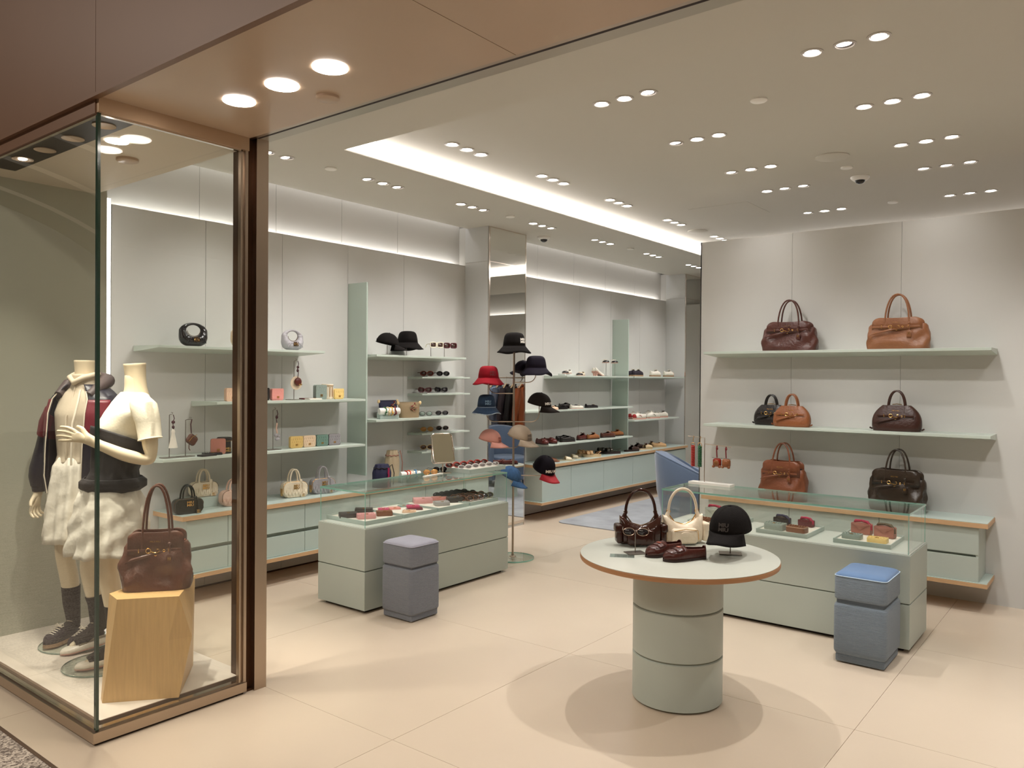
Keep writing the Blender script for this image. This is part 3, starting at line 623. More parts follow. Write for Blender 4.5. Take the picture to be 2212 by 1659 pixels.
def dome_bag(label, w_, h, d_, hh, lm, group=None, seed=0):
    t = thing('dome_bag', label, 'handbag', group=group); R = []
    n = 14
    for k in range(n+1):
        f = k/n; z = h*f; ww = w_*(1-.02*f)*(1-max(0, f-.25)**2.6*.9) if f > .25 else w_; dd = d_*(1-.62*f**1.3)
        ins = .012*(1-f)**8
        R.append([((ww/2-ins)*math.copysign(abs(math.cos(a))**.6, math.cos(a)), (dd/2-ins)*math.copysign(abs(math.sin(a))**.7, math.sin(a)), z) for a in [2*PI*i/36 for i in range(36)]])
    obj('body', MB().rings(R), lm, t)
    for s in (-1, 1):
        obj('handle', MB().tube(arch(w_*.34, hh, s*d_*.15, h*.80), .0065, 8), lm, t)
        obj('handle_tab', MB().tube([(-w_*.17, s*d_*.27, h*.66), (-w_*.17, s*d_*.16, h*.98)], .011, 6, flat=.5), lm, t); obj('handle_tab', MB().tube([(w_*.17, s*d_*.27, h*.66), (w_*.17, s*d_*.16, h*.98)], .011, 6, flat=.5), lm, t)
    obj('zip_pull', MB().tube([(-.03, -.004, h+.006), (0, -.008, h+.010), (.035, -.004, h+.006)], .003, 6), M_GOLD, t)
    obj('corner_tab', MB().tube([(-w_*.49, 0, .01), (-w_*.54, -.01, .02)], .006, 6), lm, t); obj('corner_tab', MB().tube([(w_*.49, 0, .01), (w_*.54, -.01, .02)], .006, 6), lm, t)
    yf = -d_*.40
    buckle_belt(t, w_, yf, h*.60, lm)
    text_obj('MIU MIU', .014, M_GOLD, t, (0, yf+.012, h*.79), (PI/2+.15, 0, 0))
    return t
def bowling(label, w_, h, d_, hh, lm, group=None, quilt=True, gold_side=False, tagged=True, seed=0):
    t = thing('bowling_bag', label, 'handbag', group=group)
    def pr(r, y, s_=1): return [(x*s_, y, z*s_+h/2) for x, z in rrect(w_, h, h*.38, 6)]
    yy = [(-d_/2, .93), (-d_/2+.006, .985), (-d_/2+.016, 1), (d_/2-.016, 1), (d_/2-.006, .985), (d_/2, .93)]
    obj('body', MB().rings([pr(0, y, s_) for y, s_ in yy]), lm, t)
    if quilt:
        r = random.Random(seed); mb = MB()
        for i in range(13):
            x = -w_*.42+w_*.84*i/12; hh_ = h*(.30 if i in (0, 12) else .42)
            mb.tube([(x, -d_/2-.001, h*.08), (x+.004*(-1)**i, -d_/2-.0045, h*.2), (x-.003*(-1)**i, -d_/2-.0045, h*.2+hh_*.6), (x+.002, -d_/2, h*.2+hh_)], [.002, w_*.035, w_*.035, .001], 8, flat=.6)
        obj('gathered_front', mb, lm, t)
    P = [(x*.99, -d_/2+.008, z*.99+h/2) for x, z in rrect(w_, h, h*.38, 8)]
    obj('zip', MB().tube([(x, y-.001, z) for x, y, z in P if z > h*.3], .0022, 6), M_GOLD if gold_side else mat('zip_dark', (96, 74, 50), .4, .5), t)
    for s in (-1, 1):
        obj('handle', MB().tube(arch(w_*.40, hh, s*d_*.34, h*.93, lean=-s*d_*.1), .0065, 8), lm, t)
        obj('handle_tab', MB().ell(-w_*.20, s*d_*.42, h*.92, .012, .006, .014, 10, 6), lm, t); obj('handle_tab', MB().ell(w_*.20, s*d_*.42, h*.92, .012, .006, .014, 10, 6), lm, t)
    logo(t, w_*.02, -d_/2-.007, h*.68, .022, M_GOLD)
    if gold_side: obj('side_plate', MB().box(-w_/2-.004, -w_/2+.002, -d_*.25, d_*.2, h*.12, h*.6), M_GOLD, t, bevel=.002)
    if tagged:
        obj('tag_strap', MB().tube([(w_*.24, -d_*.3, h*1.06), (w_*.27, -d_/2-.01, h*.9), (w_*.28, -d_/2-.014, h*.28)], .004, 6), lm, t)
        obj('hang_tag', MB().box(w_*.28-.018, w_*.28+.018, -d_/2-.018, -d_/2-.014, -h*.0+.004, h*.28), lm, t, bevel=.001)
        text_obj('MIU\nMIU', .014, M_GOLD, t, (w_*.28, -d_/2-.019, h*.15), (PI/2, 0, 0), bold=.03)
        obj('key_bell', MB().ell(w_*.22, -d_*.45, h*1.02, .012, .008, .016, 10, 6), lm, t)
    return t
def hobo(label, w_, h, d_, lm, group=None, seed=0):
    t = thing('hobo_bag', label, 'handbag', group=group)
    r = random.Random(seed); n = 40; Rr = []
    # swept around the opening: outline outer, hole inner
    hx, hz, cz = w_*.26, h*.235, h*.665
    for k in range(n):
        a = 2*PI*k/n; c, s_ = math.cos(a), math.sin(a)
        ox, oz = w_/2*math.copysign(abs(c)**1.0, c)*(1-.07*max(0, s_)), (h-cz)*s_ if s_ > 0 else cz*math.copysign(abs(s_)**.62, s_)
        if s_ < 0: ox = w_/2*math.copysign(abs(c)**.62, c)
        o_ = Vector((ox, 0, cz+oz)); i_ = Vector((hx*c, 0, cz+hz*s_*1.0))
        dth = d_*.5*(.22+.78*max(0, -s_)**.7+.25*abs(c)*(1 if s_ < 0.2 else .4)); pl = 1+.06*math.sin(a*13)+.05*math.sin(a*21+seed)
        ring = []
        for j in range(12):
            b = 2*PI*j/12; f = .5-.5*math.cos(b); p = i_.lerp(o_, f); ring.append((p.x, dth*pl*math.sin(b), p.z))
        Rr.append(ring)
    obj('body', MB().rings(Rr, loop=True), lm, t)
    mb = MB()
    for k in range(9):
        x = -w_*.34+w_*.68*k/8; zt = cz-hz-.01-abs(x)*.0
        mb.tube([(x*.6, -d_*.22, zt), (x*.85, -d_*.47, h*.33), (x*1.05, -d_*.47, h*.14)], [.002, w_*.03, .002], 8)
    obj('gathers', mb, lm, t)
    obj('logo_plate', MB().box(-.022, .022, -d_*.56, -d_*.53, h*.30, h*.335).box(-.02, .024, -d_*.56, -d_*.53, h*.25, h*.285), M_GOLD, t, bevel=.001)
    logo(t, 0, -d_*.565, h*.293, .022, mat('dark_gold', (90, 64, 30), .4, .6))
    obj('zip', MB().tube([(hx*.9*math.cos(a), -d_*.10, cz+hz*.95*math.sin(a)) for a in [PI+PI*k/12 for k in range(13)]], .002, 6), mat('zip_dark'), t)
    return t
def wallet(label, w_, h, d_, lm, group=None, quilt=True, edge=None, emblem=True, lying=False, name='wallet', cat='wallet', ztop=False):
    """upright wallet; lying=True lays it flat (w x h footprint, d thick)"""
    t = thing(name, label, cat, group=group)
    M = Matrix.Translation((0, h/2, d_/2)) @ Matrix.Rotation(-PI/2, 4, 'X') @ Matrix.Translation((0, 0, -0)) if lying else None
    if lying: M = Matrix.Translation((0, -h/2, d_/2)) @ Matrix.Rotation(-PI/2, 4, 'X')
    body = MB()
    P = [(x, z+h/2) for x, z in rrect(w_, h, min(.014, h*.15), 4)]
    body.rings([[(x*s_, y, h/2+(z-h/2)*s_) for x, z in P] for y, s_ in ((-d_/2, .97), (-d_/2+.002, 1), (d_/2-.002, 1), (d_/2, .97))], M)
    obj('body', body, lm, t)
    fl = MB(); hf = h*.9
    P2 = [(x*.985, z*.985+h-hf/2+.001) for x, z in rrect(w_, hf, min(.012, h*.12), 4)]
    fl.rings([[(x, y, z) for x, z in P2] for y in (-d_/2-.0035, -d_/2-.0005)], M); obj('flap', fl, lm, t)
    if quilt:
        q = MB(); nx = max(3, int(w_/.017)); nz = max(2, int(h/.030))
        for i in range(nx):
            for j in range(nz):
                x = -w_*.42+w_*.84*(i+.5*(j % 2)*.6)/(nx-.5); z = h*.16+(h*.74)*j/nz
                q.add([(x-.004, -d_/2-.0036, z), (x, -d_/2-.0095, z+h*.28/nz*.9), (x+.004, -d_/2-.0036, z+h*.72/nz), (x+.0015, -d_/2-.0036, z+h*.25/nz)], [(0, 1, 3), (1, 2, 3)], M)
        obj('quilting', q, lm, t, smooth=False)
    if edge: obj('edge_binding', MB().tube([(x*1.005, -d_/2+.001, z) for x, z in P], .0014, 5, closed=True, M=M), edge, t)
    if emblem:
        e = MB().box(-.010, .010, -d_/2-.0065, -d_/2-.003, h*.20, h*.26, M).box(-.010, .010, -d_/2-.0065, -d_/2-.003, h*.29, h*.35, M)
        obj('emblem', e, M_GOLD, t, smooth=False)
    return t
# ---- eyewear
def sunglasses(label, fm, lensm, w_=.14, lh=.042, shape='oval', group=None, thick=.003, open_=True, folded=False):
    """stands on z=0, looking -Y"""
    t = thing('sunglasses', label, 'sunglasses', group=group); lw = w_*.43
    p = {'oval': 2, 'round': 2, 'square': 4.5, 'cat': 2.6}[shape]
    fr = MB()
    for s in (-1, 1):
        cx = s*(w_*.255); cz = lh*.5+.002; P = []
        for k in range(20):
            a = 2*PI*k/20; c, s_ = math.cos(a), math.sin(a)
            x = lw/2*math.copysign(abs(c)**(2/p), c); z = lh/2*math.copysign(abs(s_)**(2/p), s_)
            if shape == 'cat': z += .010*max(0, x*s/(lw/2))*(.5+.5*s_)
            P.append((cx+x, .0, cz+z))
        fr.tube(P, thick, 6, closed=True)
        obj('lens', MB().add(P, [tuple(range(20))]), lensm, t, solid=.0012)
    fr.tube([(-w_*.05, 0, lh*.62), (0, -.002, lh*.72), (w_*.05, 0, lh*.62)], thick*.9, 6)
    obj('frame', fr, fm, t)
    for s in (-1, 1):
        if folded: P = [(s*w_*.48, 0, lh*.7), (s*w_*.48, .008, lh*.6), (-s*w_*.30, .014+.005*s, lh*.3)]
        else: P = [(s*w_*.475, 0, lh*.72), (s*w_*.49, .01, lh*.72), (s*w_*.48, .09, lh*.7), (s*w_*.47, .115, lh*.55), (s*w_*.465, .135, lh*.12)]
        obj('temple', MB().tube(P, [thick*.9]*2+[thick*.8]*(len(P)-2), 6, flat=1.0), fm, t)
    return t
# ---- hats
def bucket_hat(label, fm, r=.09, h=.10, brim=.050, drop=.058, group=None, logo_col=None, frayed=None, seed=0, wave=.006, inner=None):
    t = thing('bucket_hat', label, 'hat', group=group); n = 48
    def ring(f, z, amp=0, sy=1.12): return [(f*math.cos(a)*1.0, f*sy*math.sin(a), z+amp*math.sin(3*a+seed)+amp*.5*math.sin(5*a)) for a in [2*PI*k/n for k in range(n)]]
    c = [(.001, h), (r*.42, h-.001), (r*.66, h-.006), (r*.80, h-.015), (r*.89, h-.029), (r*.94, h-.045), (r*1.0, h*.35), (r*1.05, 0)]
    obj('crown', MB().rings([ring(a, z) for a, z in c][::-1], caps=False), fm, t, solid=.002)
    b_ = [(r*1.05, .0), (r*1.05+brim*.35, -drop*.38), (r*1.05+brim*.7, -drop*.74), (r*1.05+brim, -drop)]
    obj('brim', MB().rings([ring(a, z, wave*(i/3)) for i, (a, z) in enumerate(b_)], caps=False), fm, t, solid=.003)
    obj('seam_band', MB().tube([(x, y, z+.002) for x, y, z in ring(r*1.055, 0)], .0022, 6, closed=True), frayed or fm, t)
    if frayed: obj('frayed_hem', MB().tube([(x*(1+.012*math.sin(k*3.7)), y*(1+.012*math.sin(k*3.7)), z) for k, (x, y, z) in enumerate(ring(r*1.05+brim, -drop-.001, wave))], .0035, 5, closed=True), frayed, t)
    if logo_col is not None: text_obj('MIU\nMIU', .026, logo_col, t, (0, -r*1.0*1.12-.004, h*.38), (PI/2-.10, 0, 0), bold=.05, sx=1.3, bend=r*1.0)
    return t
def cap(label, fm, vm=None, r=.085, h=.095, group=None, logo_col=None, two=False, strap=True, sz=.024, visor=.075, band=False):
    """baseball cap, visor towards -Y"""
    t = thing('baseball_cap', label, 'cap', group=group); n = 48; R = []
    for k in range(10):
        f = k/9; a0 = PI/2*f
        ring = []
        for j in range(n):
            a = 2*PI*j/n; s_ = math.sin(a)
            rr = r*math.cos(a0)**.85 if k < 9 else .001
            z = h*math.sin(a0)
            if s_ > 0 and k == 0 and abs(math.cos(a)) < .42 and strap: z += .030*(1-abs(math.cos(a))/.42)**.5     # back opening
            ring.append((rr*math.cos(a)*.96, rr*1.14*s_, z+ .004*math.sin(a)*0))
        R.append(ring)
    obj('crown', MB().rings(R, caps=False), fm, t, solid=.002)
    V = []; visor *= 1.12
    for i in range(6):
        f = i/5; row = []
        for j in range(17):
            u = -1+2*j/16; a = -PI/2+u*.98
            x0, y0 = r*.97*math.cos(a)*1.0, r*1.15*math.sin(a)
            reach = visor*(1-abs(u)**3.2)*f
            row.append((x0*(1+.10*f), y0-reach, .004-.016*f-.034*abs(u)**1.8*f))
        V.append(row)
    obj('visor', MB().rings(V, closed=False, caps=False), vm or fm, t, solid=.004)
    obj('top_button', MB().ell(0, 0, h+.001, .007, .007, .004, 10, 5), fm, t)
    if strap: obj('back_strap', MB().tube([(r*.96*math.cos(a), r*1.14*math.sin(a), .003) for a in [PI/2-.5+k*.1 for k in range(11)]], .006, 6, flat=.35), mat('cap_strap_white', (220, 216, 208), .6) if band else fm, t)
    sm = MB()
    for k in range(3):
        b = k*PI/3
        sm.tube([(r*math.cos(q)**.85*math.cos(b)*.965+0, r*1.145*math.cos(q)**.85*math.sin(b), h*math.sin(q)+.001) for q in [PI/2*i/8*.98 for i in range(9)]], .0009, 4)
        sm.tube([(-r*math.cos(q)**.85*math.cos(b)*.965, -r*1.145*math.cos(q)**.85*math.sin(b), h*math.sin(q)+.001) for q in [PI/2*i/8*.98 for i in range(9)]], .0009, 4)
    obj('seams', sm, fm, t)
    if logo_col is not None: text_obj('MIU\nMIU' if two else 'MIU MIU', sz, logo_col, t, (0, -r*1.09-.002, h*.34), (PI/2-.34, 0, 0), bold=.05, sx=1.2, bend=r*1.0)
    return t
# ---- shoes: toe towards +X, length L
def shoe(kind, label, um, sm, L=.24, toe=None, lace=None, group=None, heel=0, mirror=False, trim=None, lining=None):
    t = thing({'sneaker': 'sneaker', 'flat': 'ballet_flat', 'loafer': 'loafer', 'slide': 'slide_sandal', 'sandal': 'strap_sandal', 'pump': 'heeled_shoe', 'derby': 'lace_up_shoe', 'mule': 'mule'}[kind], label, {'sneaker': 'sneaker', 'slide': 'sandal', 'sandal': 'sandal'}.get(kind, 'shoe'), group=group)
    W = .082; th = {'sneaker': .020, 'flat': .006, 'loafer': .012, 'slide': .008, 'sandal': .030, 'pump': .008, 'derby': .012, 'mule': .016}[kind]
    def hw(f):   # half width along the length, heel 0 -> toe 1
        return W/2*(.66+.34*math.sin(PI*min(1, max(0, (f-.18)/1.10)))**1.2)*min(1, (f/.07)**.45 if f < .07 else 1)*min(1, ((1-f)/.16)**.55 if f > .84 else 1)
    def zs(f): return heel*(max(0, 1-f/.62))**1.3 if heel else 0
    S = [.001, .008, .02, .04, .07, .12, .18, .25, .32, .39, .46, .52, .58, .64, .70, .76, .82, .87, .91, .945, .97, .985, .995]; N_ = len(S)-1
    R = []
    for f in S:
        a = hw(f)+.002; x = -L/2+L*f; z = zs(f)
        R.append([(x, -a, z), (x, -a, z+th), (x, 0, z+th), (x, a, z+th), (x, a, z)])
    obj('sole', MB().rings(R), sm, t, bevel=0)
    if heel: obj('heel', MB().lathe([(.014, 0), (.012, .01), (.022, heel*.9)], 14, M=Matrix.Translation((-L/2+.032, 0, 0))), sm, t)
    if kind in ('slide', 'sandal'):
        st = ((.50, .80),) if kind == 'slide' else ((.50, .64), (.68, .84))
        for f0, f1 in st:
            mb = MB(); rows = []
            for k in range(5):
                f = f0+(f1-f0)*k/4; a = hw(f)+.003; x = -L/2+L*f; hh = .045-.018*(f-f0)/(max(.01, f1-f0)) if kind == 'slide' else .045
                rows.append([(x, a*math.cos(q), th+zs(f)+hh*math.sin(q)**.8) for q in [PI*i/12 for i in range(13)]])
            mb.rings(rows, closed=False, caps=False); obj('strap', mb, um, t, solid=.004)
            if trim: obj('buckle', MB().box(-L/2+L*(f0+.05), -L/2+L*(f1-.04), -.012, .012, th+.044, th+.050), trim, t, bevel=.002)
        if kind == 'sandal':
            obj('heel_strap', MB().tube([(-L/2+L*.22, -.034, th+.012), (-L/2+.006, -.018, th+.035), (-L/2+.006, .018, th+.035), (-L/2+L*.22, .034, th+.012)], .006, 6, flat=.4), um, t)
        obj('footbed', MB().rings([[(-L/2+L*f, -hw(f)*.95, th+zs(f)+.002), (-L/2+L*f, hw(f)*.95, th+zs(f)+.002)] for f in S], closed=False, caps=False), lining or um, t)
        return t
    hheel, hins, htoe, fo = {'sneaker': (.062, .075, .038, .56), 'flat': (.045, .032, .022, .66), 'loafer': (.050, .058, .030, .52), 'pump': (.045, .034, .024, .66), 'derby': (.052, .064, .032, .54), 'mule': (.02, .060, .032, .50)}[kind]
    rows = []; NA = 16
    for f in S:
        a = hw(f); x = -L/2+L*f; z = zs(f)+th
        if f < fo: top = hheel+(hins-hheel)*(f/fo)**2
        else: top = hins+(htoe-hins)*((f-fo)/(1-fo))**.8
        if f > .93: top *= max(.25, ((1-f)/.07)**.5)
        rows.append([(x, a*math.cos(q)*(1+.06*math.sin(2*q)*0), z+top*abs(math.sin(q))**.62) for q in [PI*i/NA for i in range(NA+1)]])
    mb = MB(); v = [p for r in rows for p in r]; f_ = []
    for i in range(N_):
        for k in range(NA):
            fm_ = (S[i]+S[i+1])/2; u = abs((k+.5)/NA*2-1)
            if fm_ < fo and fm_ > .03 and u < (.66 if kind in ('flat', 'pump') else .56): continue
            if kind == 'mule' and fm_ < .42: continue
            q = i*(NA+1)+k; f_.append((q, q+1, q+NA+2, q+NA+1))
    mb.add(v, f_)
    if kind != 'mule': mb.add([rows[0][k] for k in range(NA+1)]+[(rows[0][0][0], 0, rows[0][0][2])], [(k, k+1, NA+1) for k in range(NA)])
    obj('upper', mb, um, t, solid=.0025)
    obj('insole', MB().rings([[(-L/2+L*f, -hw(f)*.93, th+zs(f)+.004), (-L/2+L*f, hw(f)*.93, th+zs(f)+.004)] for f in S], closed=False, caps=False), lining or mat('dark_insole', (60, 44, 38), .8), t)
    if toe is not None:
        rr = [[(x+.0012*0, y*1.035, z+.0016) for x, y, z in r] for r, f in zip(rows, S) if f > .80]
        obj('toe_cap', MB().rings(rr, closed=False, caps=False), toe, t, solid=.002)
    def top_at(f):
        i = min(range(N_+1), key=lambda j: abs(S[j]-f)); return rows[i][NA//2]
    if kind in ('sneaker', 'derby', 'mule'):
        mb = MB()
        for k in range(5 if kind == 'sneaker' else 3):
            f = fo+.02+k*.055; p = top_at(f); mb.tube([(p[0], -.020, p[2]-.005), (p[0]+.004, 0, p[2]+.003), (p[0], .020, p[2]-.005)], .0032, 6)
        p = top_at(fo); 
        for s in (-1, 1): mb.tube([(p[0], 0, p[2]+.004), (p[0]-.008, s*.020, p[2]+.014), (p[0]-.002, s*.030, p[2]+.002), (p[0]+.004, 0, p[2]+.005)], .0025, 6)
        obj('laces', mb, lace or um, t)
    if kind in ('flat', 'pump'):
        p = top_at(fo+.04); mb = MB()
        for s in (-1, 1): mb.tube([(p[0], 0, p[2]+.003), (p[0]-.004, s*.014, p[2]+.010), (p[0]+.004, s*.018, p[2]+.004), (p[0], 0, p[2]+.003)], .0022, 6)
        obj('bow', mb, lace or um, t)
    if kind == 'loafer':
        rr = [[(x, y*1.05, z+.003) for x, y, z in rows[i][3:NA-2]] for i in range(N_+1) if fo+.05 < S[i] < fo+.25]
        obj('saddle_strap', MB().rings(rr, closed=False, caps=False), um, t, solid=.003)
        p = top_at(fo+.13); obj('coin_plate', MB().box(p[0]-.008, p[0]+.008, -.013, .013, p[2]+.003, p[2]+.006), trim or M_GOLD, t, bevel=.001)
        obj('apron_seam', MB().tube([(rows[i][k][0], rows[i][k][1]*1.03, rows[i][k][2]+.002) for i, k in [(j, 4) for j in range(12, 18)]+[(18, 6), (18, 8), (18, 10)]+[(j, 12) for j in range(17, 11, -1)]], .002, 6), um, t)
    if kind == 'sneaker' and trim:
        obj('side_stripe', MB().tube([(-.02, -hw(.45)-.003, th+.012), (.01, -hw(.55)-.002, th+.040), (.028, -hw(.6)-.002, th+.036)], .004, 6, flat=.5).tube([(-.02, hw(.45)+.003, th+.012), (.01, hw(.55)+.002, th+.040), (.028, hw(.6)+.002, th+.036)], .004, 6, flat=.5), trim, t)
    return t
def base_stand(label, x, y, z, h, rz=0, w_=.085, d_=.06, m=None, arm=None, group='slim display stands'):
    t = thing('display_stand', label, 'display stand', (x, y, z), rz, group)
    m = m or mat('brushed_steel', (150, 142, 134), .35, 1)
    obj('base', MB().box(-w_/2, w_/2, -d_/2, d_/2, 0, .005), m, t, smooth=False, bevel=.0008)
    obj('post', MB().tube([(0, 0, .005), (0, 0, h)], .0028, 8), m, t)
    if arm: obj('arm', MB().tube([(0, 0, h), (arm*.6, 0, h+.004), (arm, 0, h+.004), (arm+.006, 0, h+.016), (arm*.7, 0, h+.018)], .0022, 6), m, t)
    return t
# ================================================================== MANNEQUINS
M_SKIN = mat('cream_mannequin', (232, 216, 186), .35, coat=.15)
M_COT = mat('white_cotton', (232, 226, 212), .7, var=.03, vscale=14, bump=.9, bscale=13)
M_CREAM = mat('cream_jersey', (236, 228, 208), .75, bump=.15, bscale=90)
M_SHIRT = mat('ivory_shirt', (206, 192, 170), .7, bump=.3, bscale=20)
M_NAVY = mat('navy_nylon', (36, 34, 46), .38, bump=.6, bscale=9)
M_BURG = mat('burgundy_nylon', (110, 22, 40), .4, bump=.5, bscale=9)
M_BLK = mat('black_knit', (36, 32, 34), .7, bump=.3, bscale=25)
M_SOCK = mat('black_sock', (44, 38, 36), .9, bump=.4, bscale=120)
M_SATIN = mat('white_satin', (236, 228, 214), .3, bump=.3, bscale=15)
M_TRIM = mat('white_cord', (226, 216, 198), .6)
def skin_body(joints, edges, name, m, parent, sub=2):
    """joints: {key:(x,y,z,rx[,ry])}; one continuous surface grown on a skeleton"""
    keys = list(joints); me = bpy.data.meshes.new(name)
    me.from_pydata([joints[k][:3] for k in keys], [(keys.index(a), keys.index(b)) for a, b in edges], [])
    o = bpy.data.objects.new(name, me); C.objects.link(o)
    o.modifiers.new('skin', 'SKIN')
    me.skin_vertices or None
    bm = bmesh.new(); bm.from_mesh(me); sl_ = bm.verts.layers.skin.verify()
    for v, k in zip(bm.verts, keys):
        r = joints[k][3:]; v[sl_].radius = (r[0], r[1] if len(r) > 1 else r[0]); v[sl_].use_root = (k == keys[0])
    bm.to_mesh(me); bm.free()
    s_ = o.modifiers.new('sub', 'SUBSURF'); s_.levels = sub; s_.render_levels = sub
    dg = bpy.context.evaluated_depsgraph_get(); e = bpy.data.meshes.new_from_object(o.evaluated_get(dg))
    bpy.data.objects.remove(o); bpy.data.meshes.remove(me)
    e.name = name; e.shade_smooth(); e.materials.clear(); e.materials.append(m)
    q = bpy.data.objects.new(name, e); C.objects.link(q); q.parent = parent; return q
def hand_j(J, E_, wrist, dirn, palm_n, thumb_side, pre, curl=.35, s=1.0):
    """five fingers rooted in the palm. dirn: towards fingertips; palm_n: where the palm looks; thumb_side: towards the thumb"""
    W = Vector(J[wrist][:3]); d = Vector(dirn).normalized(); n = Vector(palm_n).normalized(); t = Vector(thumb_side).normalized()
    def add(k, p, r): J[k] = (p.x, p.y, p.z, r)
    add(pre+'palm', W+d*.045*s, .024*s); E_.append((wrist, pre+'palm'))
    for i, (off, ln) in enumerate(((.027, .072), (.010, .080), (-.008, .074), (-.025, .058))):
        k0, k1, k2, k3 = [pre+'f%d%d' % (i, j) for j in range(4)]
        b = W+d*.078*s+t*off*s; c = curl*(1+.15*i)
        p1 = b+(d*math.cos(c*.6)+n*math.sin(c*.6))*ln*.45*s+t*off*.25*s; p2 = p1+(d*math.cos(c*1.5)+n*math.sin(c*1.5))*ln*.32*s; p3 = p2+(d*math.cos(c*2.1)+n*math.sin(c*2.1))*ln*.25*s
        add(k0, b, .0105*s); add(k1, p1, .0085*s); add(k2, p2, .0075*s); add(k3, p3, .006*s)
        E_ += [(pre+'palm', k0), (k0, k1), (k1, k2), (k2, k3)]
    p0 = W+d*.025*s+t*.026*s; p1 = p0+(d*.6+t*.62+n*.3).normalized()*.035*s; p2 = p1+(d*.85+t*.2+n*.4).normalized()*.03*s
    add(pre+'t0', p0, .013*s); add(pre+'t1', p1, .0105*s); add(pre+'t2', p2, .008*s)
    E_ += [(wrist, pre+'t0'), (pre+'t0', pre+'t1'), (pre+'t1', pre+'t2')]
def cloth_loft(name, secs, m, parent, folds=9, amp=.01, seed=0, n=72, a0=0, a1=2*PI, solid=.004, ang=80, label=None, amp_pow=1.0, crump=0):
    """secs: (cx, cy, z, rx, ry, foldscale)"""
    R = []; closed = abs(a1-a0-2*PI) < .01; r = random.Random(seed)
    ph = [r.random()*6 for _ in range(8)]
    SS = []
    for i in range(len(secs)-1):
        for k in range(4): f = k/4; SS.append([a*(1-f)+b*f for a, b in zip(secs[i], secs[i+1])])
    SS.append(list(secs[-1]))
    for q_ in SS:
        cx, cy, z, rx, ry, fs = q_[:6]; tl = q_[6] if len(q_) > 6 else 0
        ring = []
        for j in range(n if closed else n+1):
            a = a0+(a1-a0)*j/n
            w_ = amp*fs*(math.sin(a*folds+ph[0])+.6*math.sin(a*(folds*1.7//1)+ph[1]+z*4)+.4*math.sin(a*(folds*2+1)+ph[2]-z*6))
            w_ += crump*(math.sin(a*5+z*23+ph[3])*math.sin(a*11-z*31+ph[4]))*fs
            ring.append((cx+(rx+w_)*math.cos(a), cy+(ry+w_)*math.sin(a), z+.4*crump*math.sin(a*7+ph[5])*fs-tl*math.sin(a)))
        R.append(ring)
    return obj(name, MB().rings(R, closed=closed, caps=False), m, parent, ang=ang, solid=solid, label=label)
def base_disc(t):
    M = Matrix.Translation((0, -.02, -.011))
    obj('base_plate', MB().lathe([(.19, 0), (.192, .002), (.192, .008), (.19, .010)], 56, M=M), glass('disc_glass', (248, 252, 250)), t, label='clear round base plate')
    obj('plate_edge', MB().lathe([(.1915, .001), (.1935, .005), (.1915, .009)], 56, M=M, caps=False), mat('grey_green_edge', (110, 128, 118), .2), t)
PZ = .0835
# ---------- mannequin B (right, white skirt, arm raised)
BX, BY = -4.24, 1.95
B = thing('mannequin', 'headless cream mannequin in white tee, black knit top and white skirt', 'mannequin', (BX, BY, PZ), math.radians(-12))
J = {}; E_ = []
def j(k, x, y, z, r, ry=None, src=None):
    J[k] = (x, y, z, r, ry if ry else r)
    if src: E_.append((src, k))
j('pelvis', .06, .00, .90, .125, .105); j('waist', .08, .025, 1.04, .10, .080, 'pelvis'); j('rib', .09, .035, 1.16, .112, .095, 'waist'); j('chest', .10, .065, 1.28, .12, .09, 'rib')
j('neckb', .10, .105, 1.40, .062, .055, 'chest'); j('neck', .10, .105, 1.47, .050, .050, 'neckb'); j('necktop', .10, .10, 1.555, .052, .052, 'neck')
for s, n_ in ((1, 'l'), (-1, 'r')):
    j('sh'+n_, .10+s*.155, .105, 1.345, .052, None, 'chest')
j('hipl', .13, -.005, .83, .085, None, 'pelvis'); j('thighl', .10, -.01, .66, .074, None, 'hipl'); j('kneel', .07, -.01, .47, .054, None, 'thighl'); j('calfl', .05, .02, .33, .053, None, 'kneel')
j('anklel', .03, .045, .085, .031, None, 'calfl'); j('footl', .03, -.045, .035, .028, None, 'anklel'); j('toel', .03, -.12, .018, .016, None, 'footl')
j('hipr', -.03, -.005, .83, .085, None, 'pelvis'); j('thighr', -.10, -.03, .66, .074, None, 'hipr'); j('kneer', -.17, -.05, .47, .054, None, 'thighr'); j('calfr', -.22, -.015, .33, .053, None, 'kneer')
j('ankler', -.27, .035, .125, .033, None, 'calfr'); j('footr', -.28, -.05, .055, .030, None, 'ankler'); j('toer', -.285, -.125, .022, .018, None, 'footr')
j('ual', .285, .130, 1.22, .044, None, 'shl'); j('ell', .30, .135, 1.075, .037, None, 'ual'); j('fal', .275, .01, 1.115, .034, None, 'ell'); j('wrl', .22, -.135, 1.19, .023, None, 'fal')
hand_j(J, E_, 'wrl', (-.25, -.95, .35), (-.8, .2, -.5), (.1, .35, .9), 'L', .25)
j('uar', -.085, .12, 1.22, .044, None, 'shr'); j('elr', -.10, .11, 1.075, .037, None, 'uar'); j('far', -.10, .04, .95, .032, None, 'elr'); j('wrr', -.09, -.02, .85, .023, None, 'far')
hand_j(J, E_, 'wrr', (0, -.3, -1), (1, 0, 0), (0, -1, 0), 'R', .4)
skin_body(J, E_, 'body', M_SKIN, B)
obj('neck_cut', MB().lathe([(.062, 1.40), (.052, 1.45), (.050, 1.50), (.054, 1.565), (.056, 1.572), (.054, 1.578)], 32, M=Matrix.Translation((.10, .115, 1.45)) @ Matrix.Rotation(math.radians(4), 4, 'X') @ Matrix.Translation((0, 0, -1.45))), M_SKIN, B)
